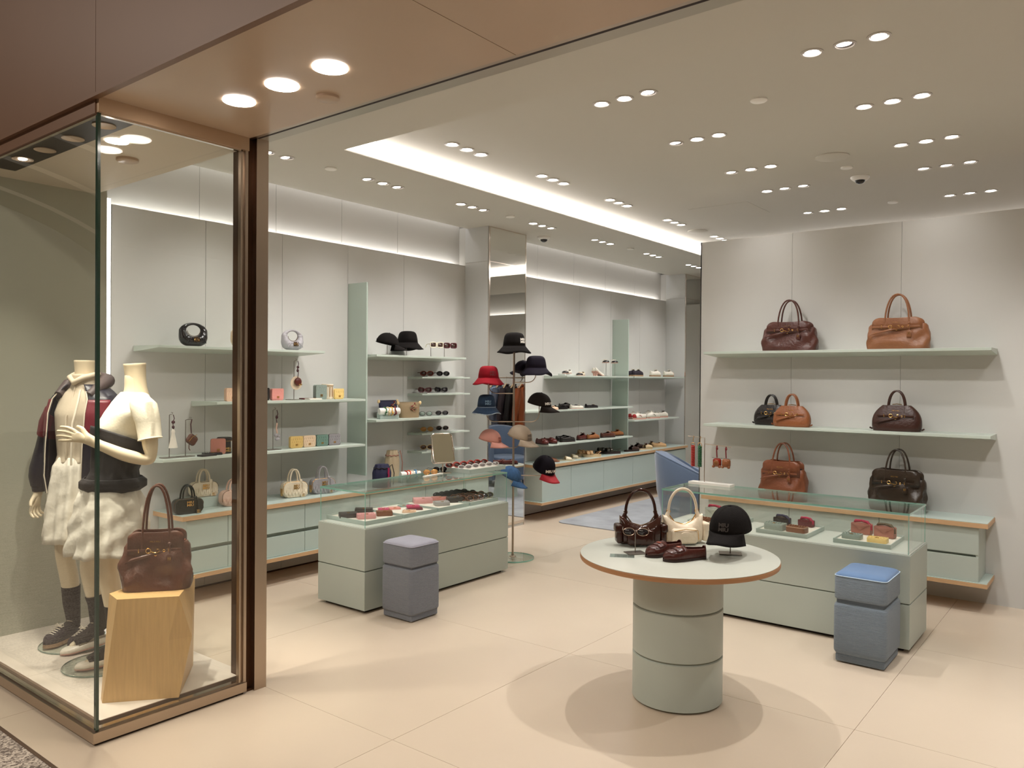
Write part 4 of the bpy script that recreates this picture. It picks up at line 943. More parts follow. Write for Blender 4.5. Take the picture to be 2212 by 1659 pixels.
cloth_loft('tee_shirt', [(0.100, 0.102, 1.425, .060, .060, 0), (0.100, 0.100, 1.405, .10, .075, 0), (0.100, 0.090, 1.375, .155, .085, .2), (0.100, 0.072, 1.32, .165, .105, .4), (0.090, 0.050, 1.24, .145, .128, .5), (0.090, 0.040, 1.17, .130, .115, .5)], M_CREAM, B, folds=4, amp=.002, seed=2)
for s, n_ in ((1, 'l'), (-1, 'r')):
    obj('tee_sleeve', MB().tube([(.10+s*.125, .098, 1.375), (.10+s*.165, .11, 1.345), (.10+s*.185, .123, 1.28), (.10+s*.194, .130, 1.20), (.10+s*.196, .131, 1.19)], [.055, .066, .060, .056, .060], 20), M_CREAM, B)
cloth_loft('knit_top', [(0.090, 0.042, 1.20, .150, .138, 0, .055), (0.090, 0.038, 1.16, .150, .138, .5, .05), (0.080, 0.025, 1.08, .136, .118, 1, .02), (0.080, 0.015, 1.02, .128, .112, 1.4, 0), (0.065, 0.010, .97, .150, .130, 1, 0), (0.065, 0.005, .935, .140, .125, .6, 0)], M_BLK, B, folds=6, amp=.003, seed=5, crump=.003)
cloth_loft('knit_roll', [(0.080, 0.008, .985, .150, .135, .5), (0.065, 0.010, .965, .170, .155, 1), (0.065, 0.010, .935, .170, .155, 1), (0.065, 0.008, .915, .145, .130, .5)], M_BLK, B, folds=5, amp=.004, seed=8)
for dx, s_ in ((-.02, 'MIU'), (.02, 'MIU')): pass
text_obj('MIU  MIU', .020, mat('cream_print', (226, 214, 190), .6), B, (.13, -.100, 1.175), (PI/2-.1, .08, .32), bold=.03, sx=1.3)
obj('badge', MB().ell(.175, -.080, 1.235, .013, .004, .013, 14, 8), mat('red_badge', (176, 60, 66), .5), B)
cloth_loft('skirt', [(0.065, 0.000, .955, .120, .110, .15), (0.065, -0.005, .92, .150, .135, .5), (0.065, 0.000, .84, .180, .16, .8), (0.065, -0.010, .76, .195, .172, 1), (0.065, -0.015, .68, .205, .18, 1.15), (0.065, -0.020, .60, .215, .19, 1.3)], M_COT, B, folds=9, amp=.008, seed=11, n=120, crump=.010)
for s, n_ in ((1, 'l'), (-1, 'r')):
    a = J['ankle'+n_]; c_ = J['calf'+n_]; f = J['foot'+n_]
    obj('sock', MB().tube([(c_[0], c_[1]+.005, c_[2]-.02), (c_[0], (c_[1]*.5+a[1]*.5), (c_[2]+a[2])/2), a[:3], (f[0], f[1], f[2]+.012), (f[0], f[1]-.05, f[2]-.004)], [.052, .045, .037, .034, .026], 20), M_SOCK, B)
# ---------- mannequin A (left, open jacket)
AX_, AY_ = -4.70, 2.01
A = thing('mannequin', 'headless cream mannequin in open navy and burgundy jacket, ivory shirt dress', 'mannequin', (AX_, AY_, PZ), math.radians(25))
J = {}; E_ = []
j('pelvis', 0, .0, .91, .125, .105); j('waist', 0, .01, 1.05, .098, .080, 'pelvis'); j('rib', 0, .015, 1.17, .112, .095, 'waist'); j('chest', 0, .02, 1.29, .12, .09, 'rib')
j('neckb', 0, .035, 1.42, .062, .055, 'chest'); j('neck', 0, .03, 1.49, .050, .050, 'neckb'); j('necktop', 0, .025, 1.575, .052, .052, 'neck')
for s, n_ in ((1, 'l'), (-1, 'r')):
    j('sh'+n_, s*.16, .03, 1.365, .052, None, 'chest')
    j('hip'+n_, s*.075, .0, .84, .085, None, 'pelvis'); j('thigh'+n_, s*.085, -.01, .66, .072, None, 'hip'+n_); j('knee'+n_, s*.085, -.02, .48, .052, None, 'thigh'+n_)
    j('calf'+n_, s*.085, .02, .33, .052, None, 'knee'+n_); j('ankle'+n_, s*.08, .04, .085, .032, None, 'calf'+n_); j('foot'+n_, s*.08, -.05, .035, .028, None, 'ankle'+n_); j('toe'+n_, s*.08, -.13, .02, .017, None, 'foot'+n_)
    j('ua'+n_, s*.215, .045, 1.23, .044, None, 'sh'+n_); j('el'+n_, s*.255, .05, 1.09, .037, None, 'ua'+n_); j('fa'+n_, s*.265, .02, .96, .032, None, 'el'+n_); j('wr'+n_, s*.27, -.02, .83, .023, None, 'fa'+n_)
    hand_j(J, E_, 'wr'+n_, (0, -.25, -1), (-s, 0, 0), (0, -1, .1), n_.upper(), .5)
skin_body(J, E_, 'body', M_SKIN, A)
obj('neck_cut', MB().lathe([(.062, 1.42), (.052, 1.47), (.050, 1.52), (.054, 1.585), (.056, 1.592), (.054, 1.598)], 32, M=Matrix.Translation((0, .03, 0))), M_SKIN, A)
cloth_loft('shirt', [(0, .03, 1.52, .066, .066, .5), (0, .03, 1.47, .062, .062, .3), (0, .03, 1.44, .075, .07, .2), (0, .025, 1.39, .14, .085, .2), (0, .015, 1.30, .155, .115, .4), (0, .01, 1.18, .140, .115, .8), (0, .005, 1.06, .125, .105, 1), (0, .005, 1.02, .135, .115, 1)], M_SHIRT, A, folds=7, amp=.0025, seed=3)
obj('placket', MB().tube([(0, -.038, 1.46), (0, -.072, 1.36), (0, -.108, 1.28), (0, -.110, 1.18), (0, -.106, 1.04)], .007, 6, flat=.4), M_SHIRT, A)
obj('shirt_collar', MB().tube([(-.05, .075, 1.52), (-.068, .03, 1.515), (-.045, -.03, 1.50), (0, -.052, 1.47), (.045, -.03, 1.50), (.068, .03, 1.515), (.05, .075, 1.52)], .016, 10, flat=1), M_SHIRT, A)
cloth_loft('skirt', [(0, .0, 1.05, .115, .10, .3), (0, 0, 1.0, .145, .13, .6), (0, 0, .85, .165, .15, .9), (0, -.005, .72, .175, .16, 1.1), (0, -.01, .58, .185, .17, 1.25)], M_COT, A, folds=9, amp=.008, seed=21, n=110, crump=.007)
q = -PI/2
cloth_loft('jacket', [(0, .045, 1.46, .10, .095, 0), (0, .04, 1.42, .16, .11, .2), (0, .035, 1.38, .205, .125, .4), (0, .03, 1.30, .215, .15, .6), (0, .025, 1.12, .215, .165, 1), (0, .02, .95, .215, .17, 1.2), (0, .02, .85, .20, .155, .8)][::1], M_NAVY, A, folds=7, amp=.005, seed=6, a0=q+.55, a1=q+2*PI-.62, crump=.004)
for a0, a1, nm in ((q+.56, q+1.25, ''), (q-1.25, q-.63, '')):
    cloth_loft('jacket_panel', [(0, .035, 1.375, .212, .131, .4), (0, .03, 1.30, .221, .156, .6), (0, .026, 1.17, .221, .169, .9)], M_BURG, A, folds=7, amp=.005, seed=6, n=16, a0=a0, a1=a1, label='burgundy jacket panel')
def edge_path(a, off=.006): return [(( rx+off)*math.cos(a), cy+(ry+off)*math.sin(a), z) for cy, z, rx, ry in ((.04, 1.42, .16, .11), (.035, 1.38, .205, .125), (.03, 1.30, .215, .15), (.025, 1.12, .215, .165), (.02, .95, .215, .17), (.02, .85, .20, .155))]
for a in (q+.56, q-.63): obj('jacket_zip', MB().tube(edge_path(a), .0035, 6), M_TRIM, A)
obj('drawstring', MB().tube([(.07, -.08, 1.43), (.085, -.115, 1.36), (.095, -.165, 1.25), (.097, -.175, 1.08), (.097, -.175, 1.02)], .006, 8), M_TRIM, A)
obj('hood', MB().tube([(-.10, -.055, 1.40), (-.115, .03, 1.455), (-.075, .115, 1.48), (0, .145, 1.485), (.075, .115, 1.48), (.115, .03, 1.455), (.105, -.055, 1.40)], [.022, .034, .044, .05, .044, .034, .022], 14), mat('plum_hood', (78, 66, 66), .5, bump=.4, bscale=12), A)
for s, n_ in ((1, 'l'), (-1, 'r')):
    P = [J['sh'+n_], J['ua'+n_], J['el'+n_], J['fa'+n_], J['wr'+n_]]; P = [Vector(p[:3]) for p in P]; P[0].x -= s*.03; P[-1] = P[-2].lerp(P[-1], .75)
    mid = []
    for a_, b_ in zip(P[:-1], P[1:]): mid += [a_, a_.lerp(b_, .5)]
    mid.append(P[-1])
    obj('jacket_sleeve', MB().tube(mid, [.072, .078, .074, .072, .074, .076, .078, .070, .046], 20), M_NAVY, A)
    obj('sleeve_panel', MB().tube([mid[1]+Vector((s*.004, -.004, 0)), mid[2]+Vector((s*.004, -.005, 0)), mid[3]+Vector((s*.004, -.005, 0))], [.077, .0775, .074], 20), M_BURG, A)
    obj('cuff', MB().tube([mid[-1]+Vector((0, 0, .01)), mid[-1]-Vector((0, 0, .02))], [.042, .036], 18), M_NAVY, A)
    a = J['ankle'+n_]; c_ = J['calf'+n_]; f = J['foot'+n_]
    obj('sock', MB().tube([(c_[0], c_[1]+.005, c_[2]-.03), (c_[0], (c_[1]*.5+a[1]*.5), (c_[2]+a[2])/2), a[:3], (f[0], f[1], f[2]+.012)], [.050, .046, .038, .034], 20), M_SOCK, A)
base_disc(B); base_disc(A)
# shoes worn by the mannequins
def worn(t, M, x, y, z, deg, pitch=0):
    p = M.matrix_world if False else Matrix.Translation(M.location) @ Matrix.Rotation(M.rotation_euler.z, 4, 'Z')
    t.location = p @ Vector((x, y, z)); t.rotation_euler = (0, pitch, M.rotation_euler.z-PI/2+math.radians(deg)); return t
rub = mat('pink_sole', (196, 150, 136), .6)
for (x, y, z, pt, l) in ((.03, -.035, .0, 0, 'white satin ballet flat with bow on the nearer foot of the right mannequin'), (-.28, -.045, .006, .10, 'white satin ballet flat on the farther foot of the right mannequin')):
    s_ = shoe('flat', l, M_SATIN, rub, L=.25, lining=M_SATIN, group='white ballet flats on the right mannequin'); worn(s_, B, x, y, z, 0, pt)
for (x, l) in ((.08, 'black suede sneaker with white laces on the left mannequin, nearer foot'), (-.08, 'black suede sneaker with white laces on the left mannequin, farther foot')):
    s_ = shoe('sneaker', l, mat('black_suede', (44, 34, 40), .8, var=.1, bump=.2), mat('gum_sole', (150, 120, 92), .6), L=.25, lace=M_TRIM, group='black sneakers on the left mannequin'); worn(s_, A, x, -.045, 0, 0)

# ---------- faceted wood plinth
_b, _b2, _c2 = Vector((-3.712, 1.753, .5495)), Vector((-3.742, 1.700, .0725)), Vector((-3.530, 1.957, .0725))
_n = (_b2-_b).cross(_c2-_b); _r = _ray(364, 1383); ap = EYEV+_r*((_b-EYEV).dot(_n)/_r.dot(_n)); md = at_z(409, 1383, .335)
V_ = [(-3.843, 1.777, .5495), (-3.712, 1.753, .5495), (-3.545, 1.965, .5495), (-3.84, 2.216, .5495), (-3.95, 2.02, .5495),
      (-3.80, 1.72, .0725), (-3.742, 1.700, .0725), (-3.530, 1.957, .0725), (-3.870, 2.225, .0725), (-3.97, 2.03, .0725), tuple(ap), (md.x-.03, md.y+.03, .34)]
F_ = [(0, 1, 2, 3, 4), (9, 8, 7, 6, 5), (0, 5, 6), (0, 6, 1), (1, 6, 7, 10), (1, 10, 2), (2, 10, 11), (2, 11, 3), (10, 7, 11), (7, 8, 11), (3, 11, 8), (3, 8, 9, 4), (0, 4, 9, 5)]
pl = obj('wood_plinth', MB().add(V_, F_), mat('pale_oak_veneer', (208, 170, 116), .42, var=.07, vscale=9, stretch=(9, 9, .6)), smooth=False)
tag(pl, 'faceted pale oak plinth in the shop window carrying a brown bag', 'plinth')
# ================================================================== GOODS PLACED
R90 = PI/2
def yx(px, x): return at_x(px, 815, x).y
L_CHOC = leather('chocolate_leather', (92, 58, 46), .36); L_TAN = leather('tan_leather', (142, 92, 60), .38); L_COGN = leather('cognac_leather', (144, 86, 50), .36)
L_BRN = leather('dark_brown_leather', (84, 46, 38), .34); L_DK = leather('espresso_leather', (62, 34, 26), .34); L_BLK = leather('black_leather', (34, 28, 26), .32)
L_RUST = leather('rust_leather', (126, 72, 46), .38); L_BLKB = leather('brownish_black_leather', (54, 42, 32), .32)
L_BEIGE = leather('beige_leather', (232, 206, 176), .4); L_CREAM = leather('cream_leather', (230, 216, 192), .4); L_PINK = leather('dusty_pink_leather', (214, 178, 160), .4); L_GREY = leather('lilac_grey_leather', (164, 160, 164), .38)
L_PEACH = leather('peach_leather', (236, 200, 172), .4); L_CORAL = leather('coral_pink_leather', (226, 150, 140), .4); L_PATENT = leather('black_patent', (26, 24, 28), .12, .3, 25); L_TEAL = leather('teal_leather', (120, 150, 138), .4)
L_MUST = leather('mustard_leather', (222, 190, 120), .4); L_YEL = leather('butter_yellow_leather', (244, 214, 140), .4); L_SAGE = leather('sage_grey_leather', (150, 164, 156), .4); L_ROSE = leather('rose_brown_leather', (182, 122, 108), .4)
L_WHITE = leather('white_leather', (232, 226, 214), .4); L_LINE = mat('dark_lining', (48, 30, 26), .7); L_RLINE = mat('rust_lining', (120, 62, 36), .6)
# ---- shop window bag
b = tote('large brown leather tote with gold clasp on the oak plinth', .36, .30, .17, .30, L_CHOC, L_RLINE, seed=4, slouch=.007)
put(b, (-3.765, 1.975, .551), math.radians(52), scale=(.92, .9, .95))
# ---- right wall
G = 'leather tote bags on the right wall'
put(tote('dark brown leather tote at the left of the upper bag shelf', .455, .235, .15, .225, L_BRN, L_LINE, G, 1), (-2.168, 6.40, 1.8335))
put(tote('caramel leather tote at the right of the upper bag shelf', .445, .235, .15, .225, L_TAN, L_RLINE, G, 2, strap=True), (-1.364, 6.40, 1.8335))
G = 'dome bags on the lower bag shelf'
put(dome_bag('small black dome bag half behind the tan one', .29, .165, .12, .115, L_BLK, G), (-2.335, 6.46, 1.2255))
put(dome_bag('small tan dome bag in front of the black one', .30, .165, .12, .125, L_COGN, G), (-2.128, 6.35, 1.2255))
put(dome_bag('dark brown dome bag alone on the lower bag shelf', .345, .19, .13, .145, L_DK, G), (-1.362, 6.38, 1.2255))
G = 'tall tote bags on the wall cabinet'
put(tote('rust brown tote standing on the cabinet below the bag shelves', .40, .315, .16, .21, L_RUST, L_LINE, G, 5), (-2.20, 6.37, .6305), -.08)
put(tote('black leather tote standing on the cabinet below the bag shelves', .39, .31, .16, .215, L_BLKB, L_BLK, G, 9, slouch=.006, flare=.96), (-1.35, 6.37, .6305), -.12)
# ---- left wall top shelf
G = 'bags with round handle openings on the top shelf'
put(hobo('glossy black hobo bag with round handle opening', .215, .172, .09, L_PATENT, G, 1), (-5.30, yx(417, -5.3), 1.806), R90+.0)
put(hobo('beige hobo bag half behind the bronze door post', .215, .172, .09, L_BEIGE, G, 2), (-5.30, yx(526, -5.3), 1.806), R90)
put(hobo('lilac grey hobo bag right of the bronze door post', .20, .170, .09, L_GREY, G, 3), (-5.30, yx(631, -5.3), 1.806), R90)
# ---- second shelf
z = 1.4095; G = 'small leather goods on the second shelf'; X = -5.27
put(wallet('beige quilted wallet at the left end of the second shelf', .108, .098, .03, L_PEACH, G, edge=L_ROSE), (X, 3.328, z), R90)
put(wallet('brown coin purse just left of the bronze door post', .09, .085, .03, L_ROSE, G, quilt=False), (X, 3.452, z), R90)
put(wallet('black zip wallet right of the bronze door post', .09, .098, .035, L_BLK, G, quilt=False), (X, 3.60, z), R90)
put(wallet('plain coral pink zip wallet on the second shelf', .108, .092, .03, L_CORAL, G, quilt=False), (X, 3.722, z), R90)
put(wallet('blue-grey quilted box bag on the second shelf', .095, .120, .06, L_SAGE, G, emblem=True, name='box_bag', cat='handbag'), (X, 4.142, z), R90-.25)
t = thing('vanity_case', 'cream round vanity case with gold handle between grey and yellow wallets', 'handbag', (X-.02, 4.235, z), R90)
obj('body', MB().lathe([(.042, 0), (.046, .004), (.046, .104), (.044, .110)], 32), L_CREAM, t); obj('lid', MB().lathe([(.047, .104), (.049, .108), (.049, .122), (.046, .126)], 32), L_CREAM, t)
obj('gold_strap', MB().tube([(-.012, -.047, .02), (-.012, -.050, .10)], .003, 6).tube([(.012, -.047, .02), (.012, -.050, .10)], .003, 6).tube([(.049*math.cos(a), .049*math.sin(a), .112) for a in [2*PI*k/24 for k in range(24)]], .0025, 6, closed=True), M_GOLD, t)
put(wallet('butter yellow quilted card case at the right of the second shelf', .098, .088, .02, L_YEL, G), (X+.03, 4.312, z), R90)
put(wallet('white flat pouch lying at the front of the second shelf', .13, .07, .008, L_WHITE, G, quilt=False, lying=True), (X+.05, 4.04, z), R90)
put(wallet('dark red flat pouch lying behind the white one', .13, .07, .008, leather('oxblood', (110, 40, 44)), G, quilt=False, lying=True, emblem=False), (X-.04, 4.05, z), R90)
def charm_stand(label, y, z, h, kind, x=-5.27, arm=.02):
    base_stand(label, x, y, z, h, R90, .11, .07, arm=arm)
def cord(t, P, m, r=.0028): obj('cord', MB().tube(P, r, 6), m, t)
M_PLUM = mat('plum_cord', (70, 34, 40), .6); M_RED = mat('dark_red_cord', (120, 26, 34), .6)
charm_stand('steel charm stand on the second shelf', 3.885, z, .31, 0)
t = thing('bag_charm', 'round brown pouch charm hanging on the second-shelf stand', 'bag charm', (-5.255, 3.905, z), R90, 'bag charms on the left wall')
cord(t, [(0, -.006, .312), (.008, -.006, .29), (.004, -.006, .27), (-.006, -.008, .25), (.006, -.006, .22), (0, -.006, .17)], M_PLUM); obj('knots', MB().ell(.002, -.006, .262, .012, .008, .012, 10, 6).ell(0, -.006, .235, .011, .008, .014, 10, 6), M_PLUM, t)
obj('pouch', MB().ell(.004, -.006, .145, .034, .014, .034, 18, 10), leather('oxblood_brown', (96, 38, 30)), t); obj('gold_letters', MB().box(.0, .03, -.024, -.018, .118, .128), M_GOLD, t, bevel=.002); obj('backing_card', MB().cyl(0, 0, 0, .003, .055, 28, M=rotm('X', 90, (0, .014, .135))), mat('peach_card', (236, 214, 186), .6), t)
# ---- third shelf
z = 1.0225; G = 'small leather goods on the third shelf'
charm_stand('left steel charm stand on the third shelf', 2.845, z, .30, 0); charm_stand('second steel charm stand on the third shelf', 2.965, z, .26, 0, arm=.04); charm_stand('steel charm stand right of the door post on the third shelf', 3.69, z, .31, 0)
t = thing('bag_charm', 'white tassel charm on the leftmost stand of the third shelf', 'bag charm', (-5.255, 2.862, z), R90, 'bag charms on the left wall')
cord(t, [(0, -.006, .302), (.008, -.006, .275), (-.004, -.006, .25), (.004, -.006, .20)], M_PLUM); obj('knots', MB().ell(0, -.006, .25, .014, .009, .012, 10, 6).ell(0, -.006, .215, .010, .008, .012, 10, 6), M_PLUM, t)
obj('tassel', MB().rings([[(rx*math.cos(a)*(1+.15*math.cos(7*a)), -.006+rx*.5*math.sin(a), zz) for a in [2*PI*k/28 for k in range(28)]] for rx, zz in ((.006, .20), (.014, .185), (.010, .172), (.020, .12), (.030, .07))]), L_WHITE, t)
t = thing('bag_charm', 'small brown zip pouch charm on the second stand of the third shelf', 'bag charm', (-5.255, 2.998, z), R90, 'bag charms on the left wall')
cord(t, [(.004, -.004, .265), (-.004, -.004, .23), (.0, -.004, .165)], M_PLUM, .004); obj('pouch', MB().rbox(.078, .03, .072, .02, 0, M=rotm('Y', 35, (-.02, -.01, .09))), L_CHOC, t); obj('zip', MB().tube([(-.03, -.027, .11), (-.005, -.03, .14), (.03, -.027, .155)], .002, 6), M_GOLD, t); obj('cord_end', MB().tube([(-.02, -.01, .09), (-.022, -.012, .06), (-.014, -.012, .045)], .003, 6), L_CHOC, t)
t = thing('bag_charm', 'pale dangling charm cluster on the stand right of the door post', 'bag charm', (-5.255, 3.71, z), R90, 'bag charms on the left wall')
cord(t, [(0, -.006, .312), (.010, -.006, .28), (-.004, -.006, .24), (.004, -.006, .19), (0, -.008, .13)], M_PLUM); obj('knots', MB().ell(0, -.006, .255, .012, .008, .014, 10, 6), M_PLUM, t); obj('ribbon', MB().tube([(0, -.010, .21), (-.01, -.014, .17), (.0, -.012, .13)], .006, 6), L_PINK, t)
obj('beads', MB().ell(-.012, -.012, .115, .016, .012, .014, 12, 8).ell(.014, -.012, .105, .015, .012, .014, 12, 8).ell(0, -.014, .085, .022, .014, .014, 12, 8), L_GREY, t)
put(wallet('black flat wallet lying in front on the third shelf', .13, .07, .008, L_BLK, G, quilt=False, lying=True, emblem=False), (-5.20, 3.09, z), R90+.2)
put(wallet('black quilted wallet lying beside the rose envelope bag', .13, .08, .014, L_PATENT, G, lying=True), (-5.25, 3.16, z), R90-.2)
put(wallet('rose brown envelope pouch standing on the third shelf', .105, .115, .02, L_ROSE, G, quilt=False, name='envelope_pouch', cat='pouch'), (X+.01, 3.212, z), R90-.35)
t = thing('bucket_bag', 'black round bucket bag with gold zip between two rose pouches', 'handbag', (X-.02, 3.283, z), R90)
obj('body', MB().lathe([(.046, 0), (.05, .004), (.046, .088), (.048, .092)], 32), L_BLK, t); obj('lid', MB().lathe([(.052, .094), (.055, .098), (.055, .112), (.048, .120)], 32), L_BLK, t)
obj('zip', MB().tube([(.054*math.cos(a), .054*math.sin(a), .094) for a in [2*PI*k/24 for k in range(24)]], .002, 6, closed=True), M_GOLD, t); logo(t, 0, -.052, .03, .02, M_GOLD)
put(wallet('flat rose brown card pouch just left of the door post', .095, .09, .012, L_ROSE, G, quilt=False, emblem=False), (X+.02, 3.372, z), R90)
for i, (y, m_, n_) in enumerate(((3.905, L_MUST, 'mustard'), (4.032, L_BEIGE, 'cream'), (4.160, L_TEAL, 'teal green'), (4.288, L_GREY, 'lilac grey'))):
    put(wallet('%s quilted wallet in the row of four on the third shelf' % n_, .112, .094, .028, m_, 'row of four quilted wallets', edge=L_BLK if i > 1 else None), (X, y, z), R90-.12)
# ---- cabinet top
z = .6305; G = 'bowling bags on the long cabinet'; X = -5.27
rs = obj('display_riser', MB().box(-.12, .12, -.07, .07, 0, .075), M_MINT2, smooth=False, bevel=.002); tag(rs, 'low mint riser block under the cream bowling bag', 'riser'); rs.location = (-5.40, 3.135, z); rs.rotation_euler = (0, 0, R90)
put(bowling('black bowling bag in front of the cream one, no gathers', .205, .105, .075, .100, leather('black_green_leather', (34, 36, 30), .3), G, quilt=False), (-5.20, yx(406, -5.2), z), R90-.15)
put(bowling('cream bowling bag on the mint riser', .195, .105, .075, .095, L_CREAM, G, seed=1), (-5.39, yx(440, -5.39), z+.0755), R90-.15, scale=1.03)
put(bowling('dusty pink bowling bag half behind the door post', .20, .115, .08, .085, L_PINK, G, seed=2), (X, yx(505, X), z), R90-.12)
put(bowling('cream bowling bag with gold side plate, right of the door post', .205, .125, .085, .105, L_CREAM, G, gold_side=True, seed=3), (X, yx(636, X), z), R90-.25)
put(bowling('lilac grey bowling bag beside the cream gold-sided one', .205, .125, .085, .105, L_GREY, G, gold_side=True, seed=4), (X, yx(697, X), z), R90-.25)
# ---- hat shelf
z = 1.796
M_BLKC = mat('black_cotton', (20, 16, 15), .9, bump=.2, bscale=200, var=.1, spec=.2); 
base_stand('thin post under the black baseball cap', -5.25, yx(836, -5.25), z, .095, R90); base_stand('thin post under the black bucket hat', -5.36, yx(878, -5.36), z, .085, R90)
put(cap('black baseball cap on the shelf behind the hat tree', M_BLKC), (-5.25, yx(836, -5.25), z+.098), math.radians(150), scale=1.05).rotation_euler.x = .2
put(bucket_hat('black frayed bucket hat on the shelf beside the black cap', M_BLKC, r=.088, h=.11, frayed=M_BLKC, seed=2), (-5.36, yx(880, -5.36), z+.125), R90-.2, scale=1.0)
TOR = mat('tortoise_frame', (110, 44, 30), .2, var=.3, vscale=60); BLF = mat('black_frame', (30, 22, 24), .2); IVF = mat('ivory_frame', (236, 226, 204), .25); GDF = M_GOLD; MAR = mat('maroon_frame', (84, 22, 34), .2)
LB = mat('brown_lens', (64, 40, 34), .1, coat=.5); LD = mat('dark_lens', (34, 28, 32), .08, coat=.5); LG = mat('green_grey_lens', (146, 160, 150), .1, coat=.5); LA = mat('amber_lens', (206, 150, 92), .1, coat=.5)
def glasses_at(label, px, x, z, fm, lm, shape, group, rz=R90-.45, w_=.14, lh=.042, th=.003, lift=0):
    s_ = sunglasses(label, fm, lm, w_, lh, shape, group, th); put(s_, (x, yx(px, x), z+lift+th), rz); return s_
G = 'sunglasses behind the hat tree'
for px, l, fm, lm, sh in ((943, 'chunky ivory framed sunglasses on a thin post', IVF, LB, 'square'), (972, 'maroon framed square sunglasses on a thin post', MAR, LB, 'square')):
    glasses_at(l, px, -5.28, z, fm, lm, sh, G, lh=.048, th=.005, lift=.085); base_stand('thin post under the '+('ivory' if fm is IVF else 'maroon')+' sunglasses', -5.31, yx(px-11, -5.3), z, .10, R90, .03, .03)
X = -5.40
glasses_at('tortoise oval sunglasses on the highest eyewear shelf', 922, X, 1.6085, TOR, LB, 'oval', G, th=.0045); glasses_at('black oval sunglasses on the highest eyewear shelf', 957, X, 1.6085, BLF, LD, 'oval', G, th=.0045)
glasses_at('maroon cat-eye sunglasses on the second eyewear shelf', 918, X, 1.4465, MAR, LB, 'cat', G, th=.0045); glasses_at('black cat-eye sunglasses on the second eyewear shelf', 953, X, 1.4465, BLF, LD, 'cat', G, th=.0045)
glasses_at('thin-framed pale green sunglasses beside the brown zip pouch', 920, -5.34, 1.2225, mat('thin_dark_frame', (70, 62, 56), .3, .5), LG, 'oval', G, th=.002); glasses_at('thin-framed dark oval sunglasses at the end of the pouch shelf', 955, -5.34, 1.2225, BLF, LD, 'oval', G, th=.002)
glasses_at('gold framed amber sunglasses on the third eyewear shelf', 923, X, 1.0665, GDF, LA, 'oval', G, th=.0018); glasses_at('pale framed mauve sunglasses behind the table mirror', 956, X, 1.0665, mat('mauve_frame', (150, 126, 120), .3), LD, 'round', G, th=.003)
glasses_at('gold framed brown sunglasses on the lowest eyewear shelf', 923, X, .8915, GDF, LB, 'round', G, th=.0018)
# ---- pouches
M_NVC = mat('navy_canvas', (30, 30, 62), .7, bump=.2, bscale=200); M_OLC = mat('olive_canvas', (134, 114, 84), .8, bump=.3, bscale=200)
def zip_pouch(label, m_, y, x, z, w_=.23, h=.15, rz=R90):
    t = thing('zip_pouch', label, 'pouch', (x, y, z), rz, 'zip pouches with braided straps'); R = []
    for k in range(9):
        f = k/8; zz = h*f; R.append([((w_*(.42+.08*f))*math.copysign(abs(math.cos(a))**.5, math.cos(a)), .045*(1-f)**.6*math.sin(a)+.002*math.sin(a), zz+.012*f*abs(math.cos(a))**2) for a in [2*PI*i/32 for i in range(32)]])
    obj('body', MB().rings(R), m_, t)
    for s in (-1, 1): obj('corner_knot', MB().ell(s*w_*.50, -.0, h*1.0, .016, .010, .018, 10, 6), mat('cream_knot', (226, 196, 146), .7), t)
    P = [(w_*.12+.03*math.sin(q*2.6), -.046*(1-q/9)-.008, h*(1-.98*q/9)) for q in range(10)]
    obj('braided_strap', MB().tube(P, .008, 8), M_RED, t); obj('braid_zigzag', MB().tube([(x+.007*(-1)**i, y-.006, z_) for i, (x, y, z_) in enumerate(P)], .003, 5), mat('cream_knot', 0), t)  # thin cream zigzag laid over the red braid
    return t
zip_pouch('navy canvas zip pouch with red braided strap', M_NVC, yx(845, -5.36), -5.40, 1.2225)
zip_pouch('olive canvas zip pouch in front of the navy one', M_OLC, yx(884, -5.27), -5.27, 1.2225, .235, .135, R90-.25)
def bangle_holder(label, x, y, z, cols, rz, bl=.09):
    t = thing('bangle_holder', label, 'bangle holder', (x, y, z), rz, 'white cylinder bangle holders')
    obj('block', MB().box(-.09, .09, -.035, .035, 0, bl), M_MINT2, t, smooth=False, bevel=.002)
    obj('cylinder', MB().lathe([(.028, -.10), (.030, -.096), (.030, .096), (.028, .10)], 28, M=rotm('Y', 90, (0, -.03, bl+.015))), M_WHITE, t)
    for i, (nm, c_) in enumerate(cols):
        q = thing('bracelet', '%s bracelet around the white cylinder of the %s' % (nm, 'lower holder' if z < 1 else 'upper holder'), 'bracelet', (0, 0, 0), 0, 'knotted bracelets on the white cylinders')
        q.location = Matrix.Translation((x, y, z)) @ Matrix.Rotation(rz, 4, 'Z') @ Vector((-.045+.032*i, -.03, bl+.015)); q.rotation_euler = (0, 0, rz)
        rr = random.Random(i); obj('band', MB().tube([(.006*math.sin(3*a+i), .035*math.cos(a), .035*math.sin(a)) for a in [2*PI*k/24 for k in range(24)]], .0045+.001*(i % 2), 8, closed=True), c_, q)
        obj('knot', MB().ell(0, -.038, -.006-.004*i, .009, .008, .010, 10, 6), c_, q)
cc = lambda n_, c_: (n_, mat(n_.replace(' ', '_')+'_cord', c_, .6))
bangle_holder('white cylinder with coloured bracelets beside the zip pouches', -5.24, yx(838, -5.24), 1.2225, [cc('green', (60, 110, 70)), cc('cream', (230, 206, 160)), cc('yellow', (216, 170, 80)), cc('wine red', (110, 26, 36))], R90-.3, .055)
bangle_holder('white cylinder with red and blue bracelets on the cabinet', -5.22, yx(884, -5.22), .6305, [cc('scarlet', (190, 44, 34)), cc('orange', (224, 96, 48)), cc('white', (226, 220, 210)), cc('sky blue', (70, 140, 190))], R90-.3, .06)
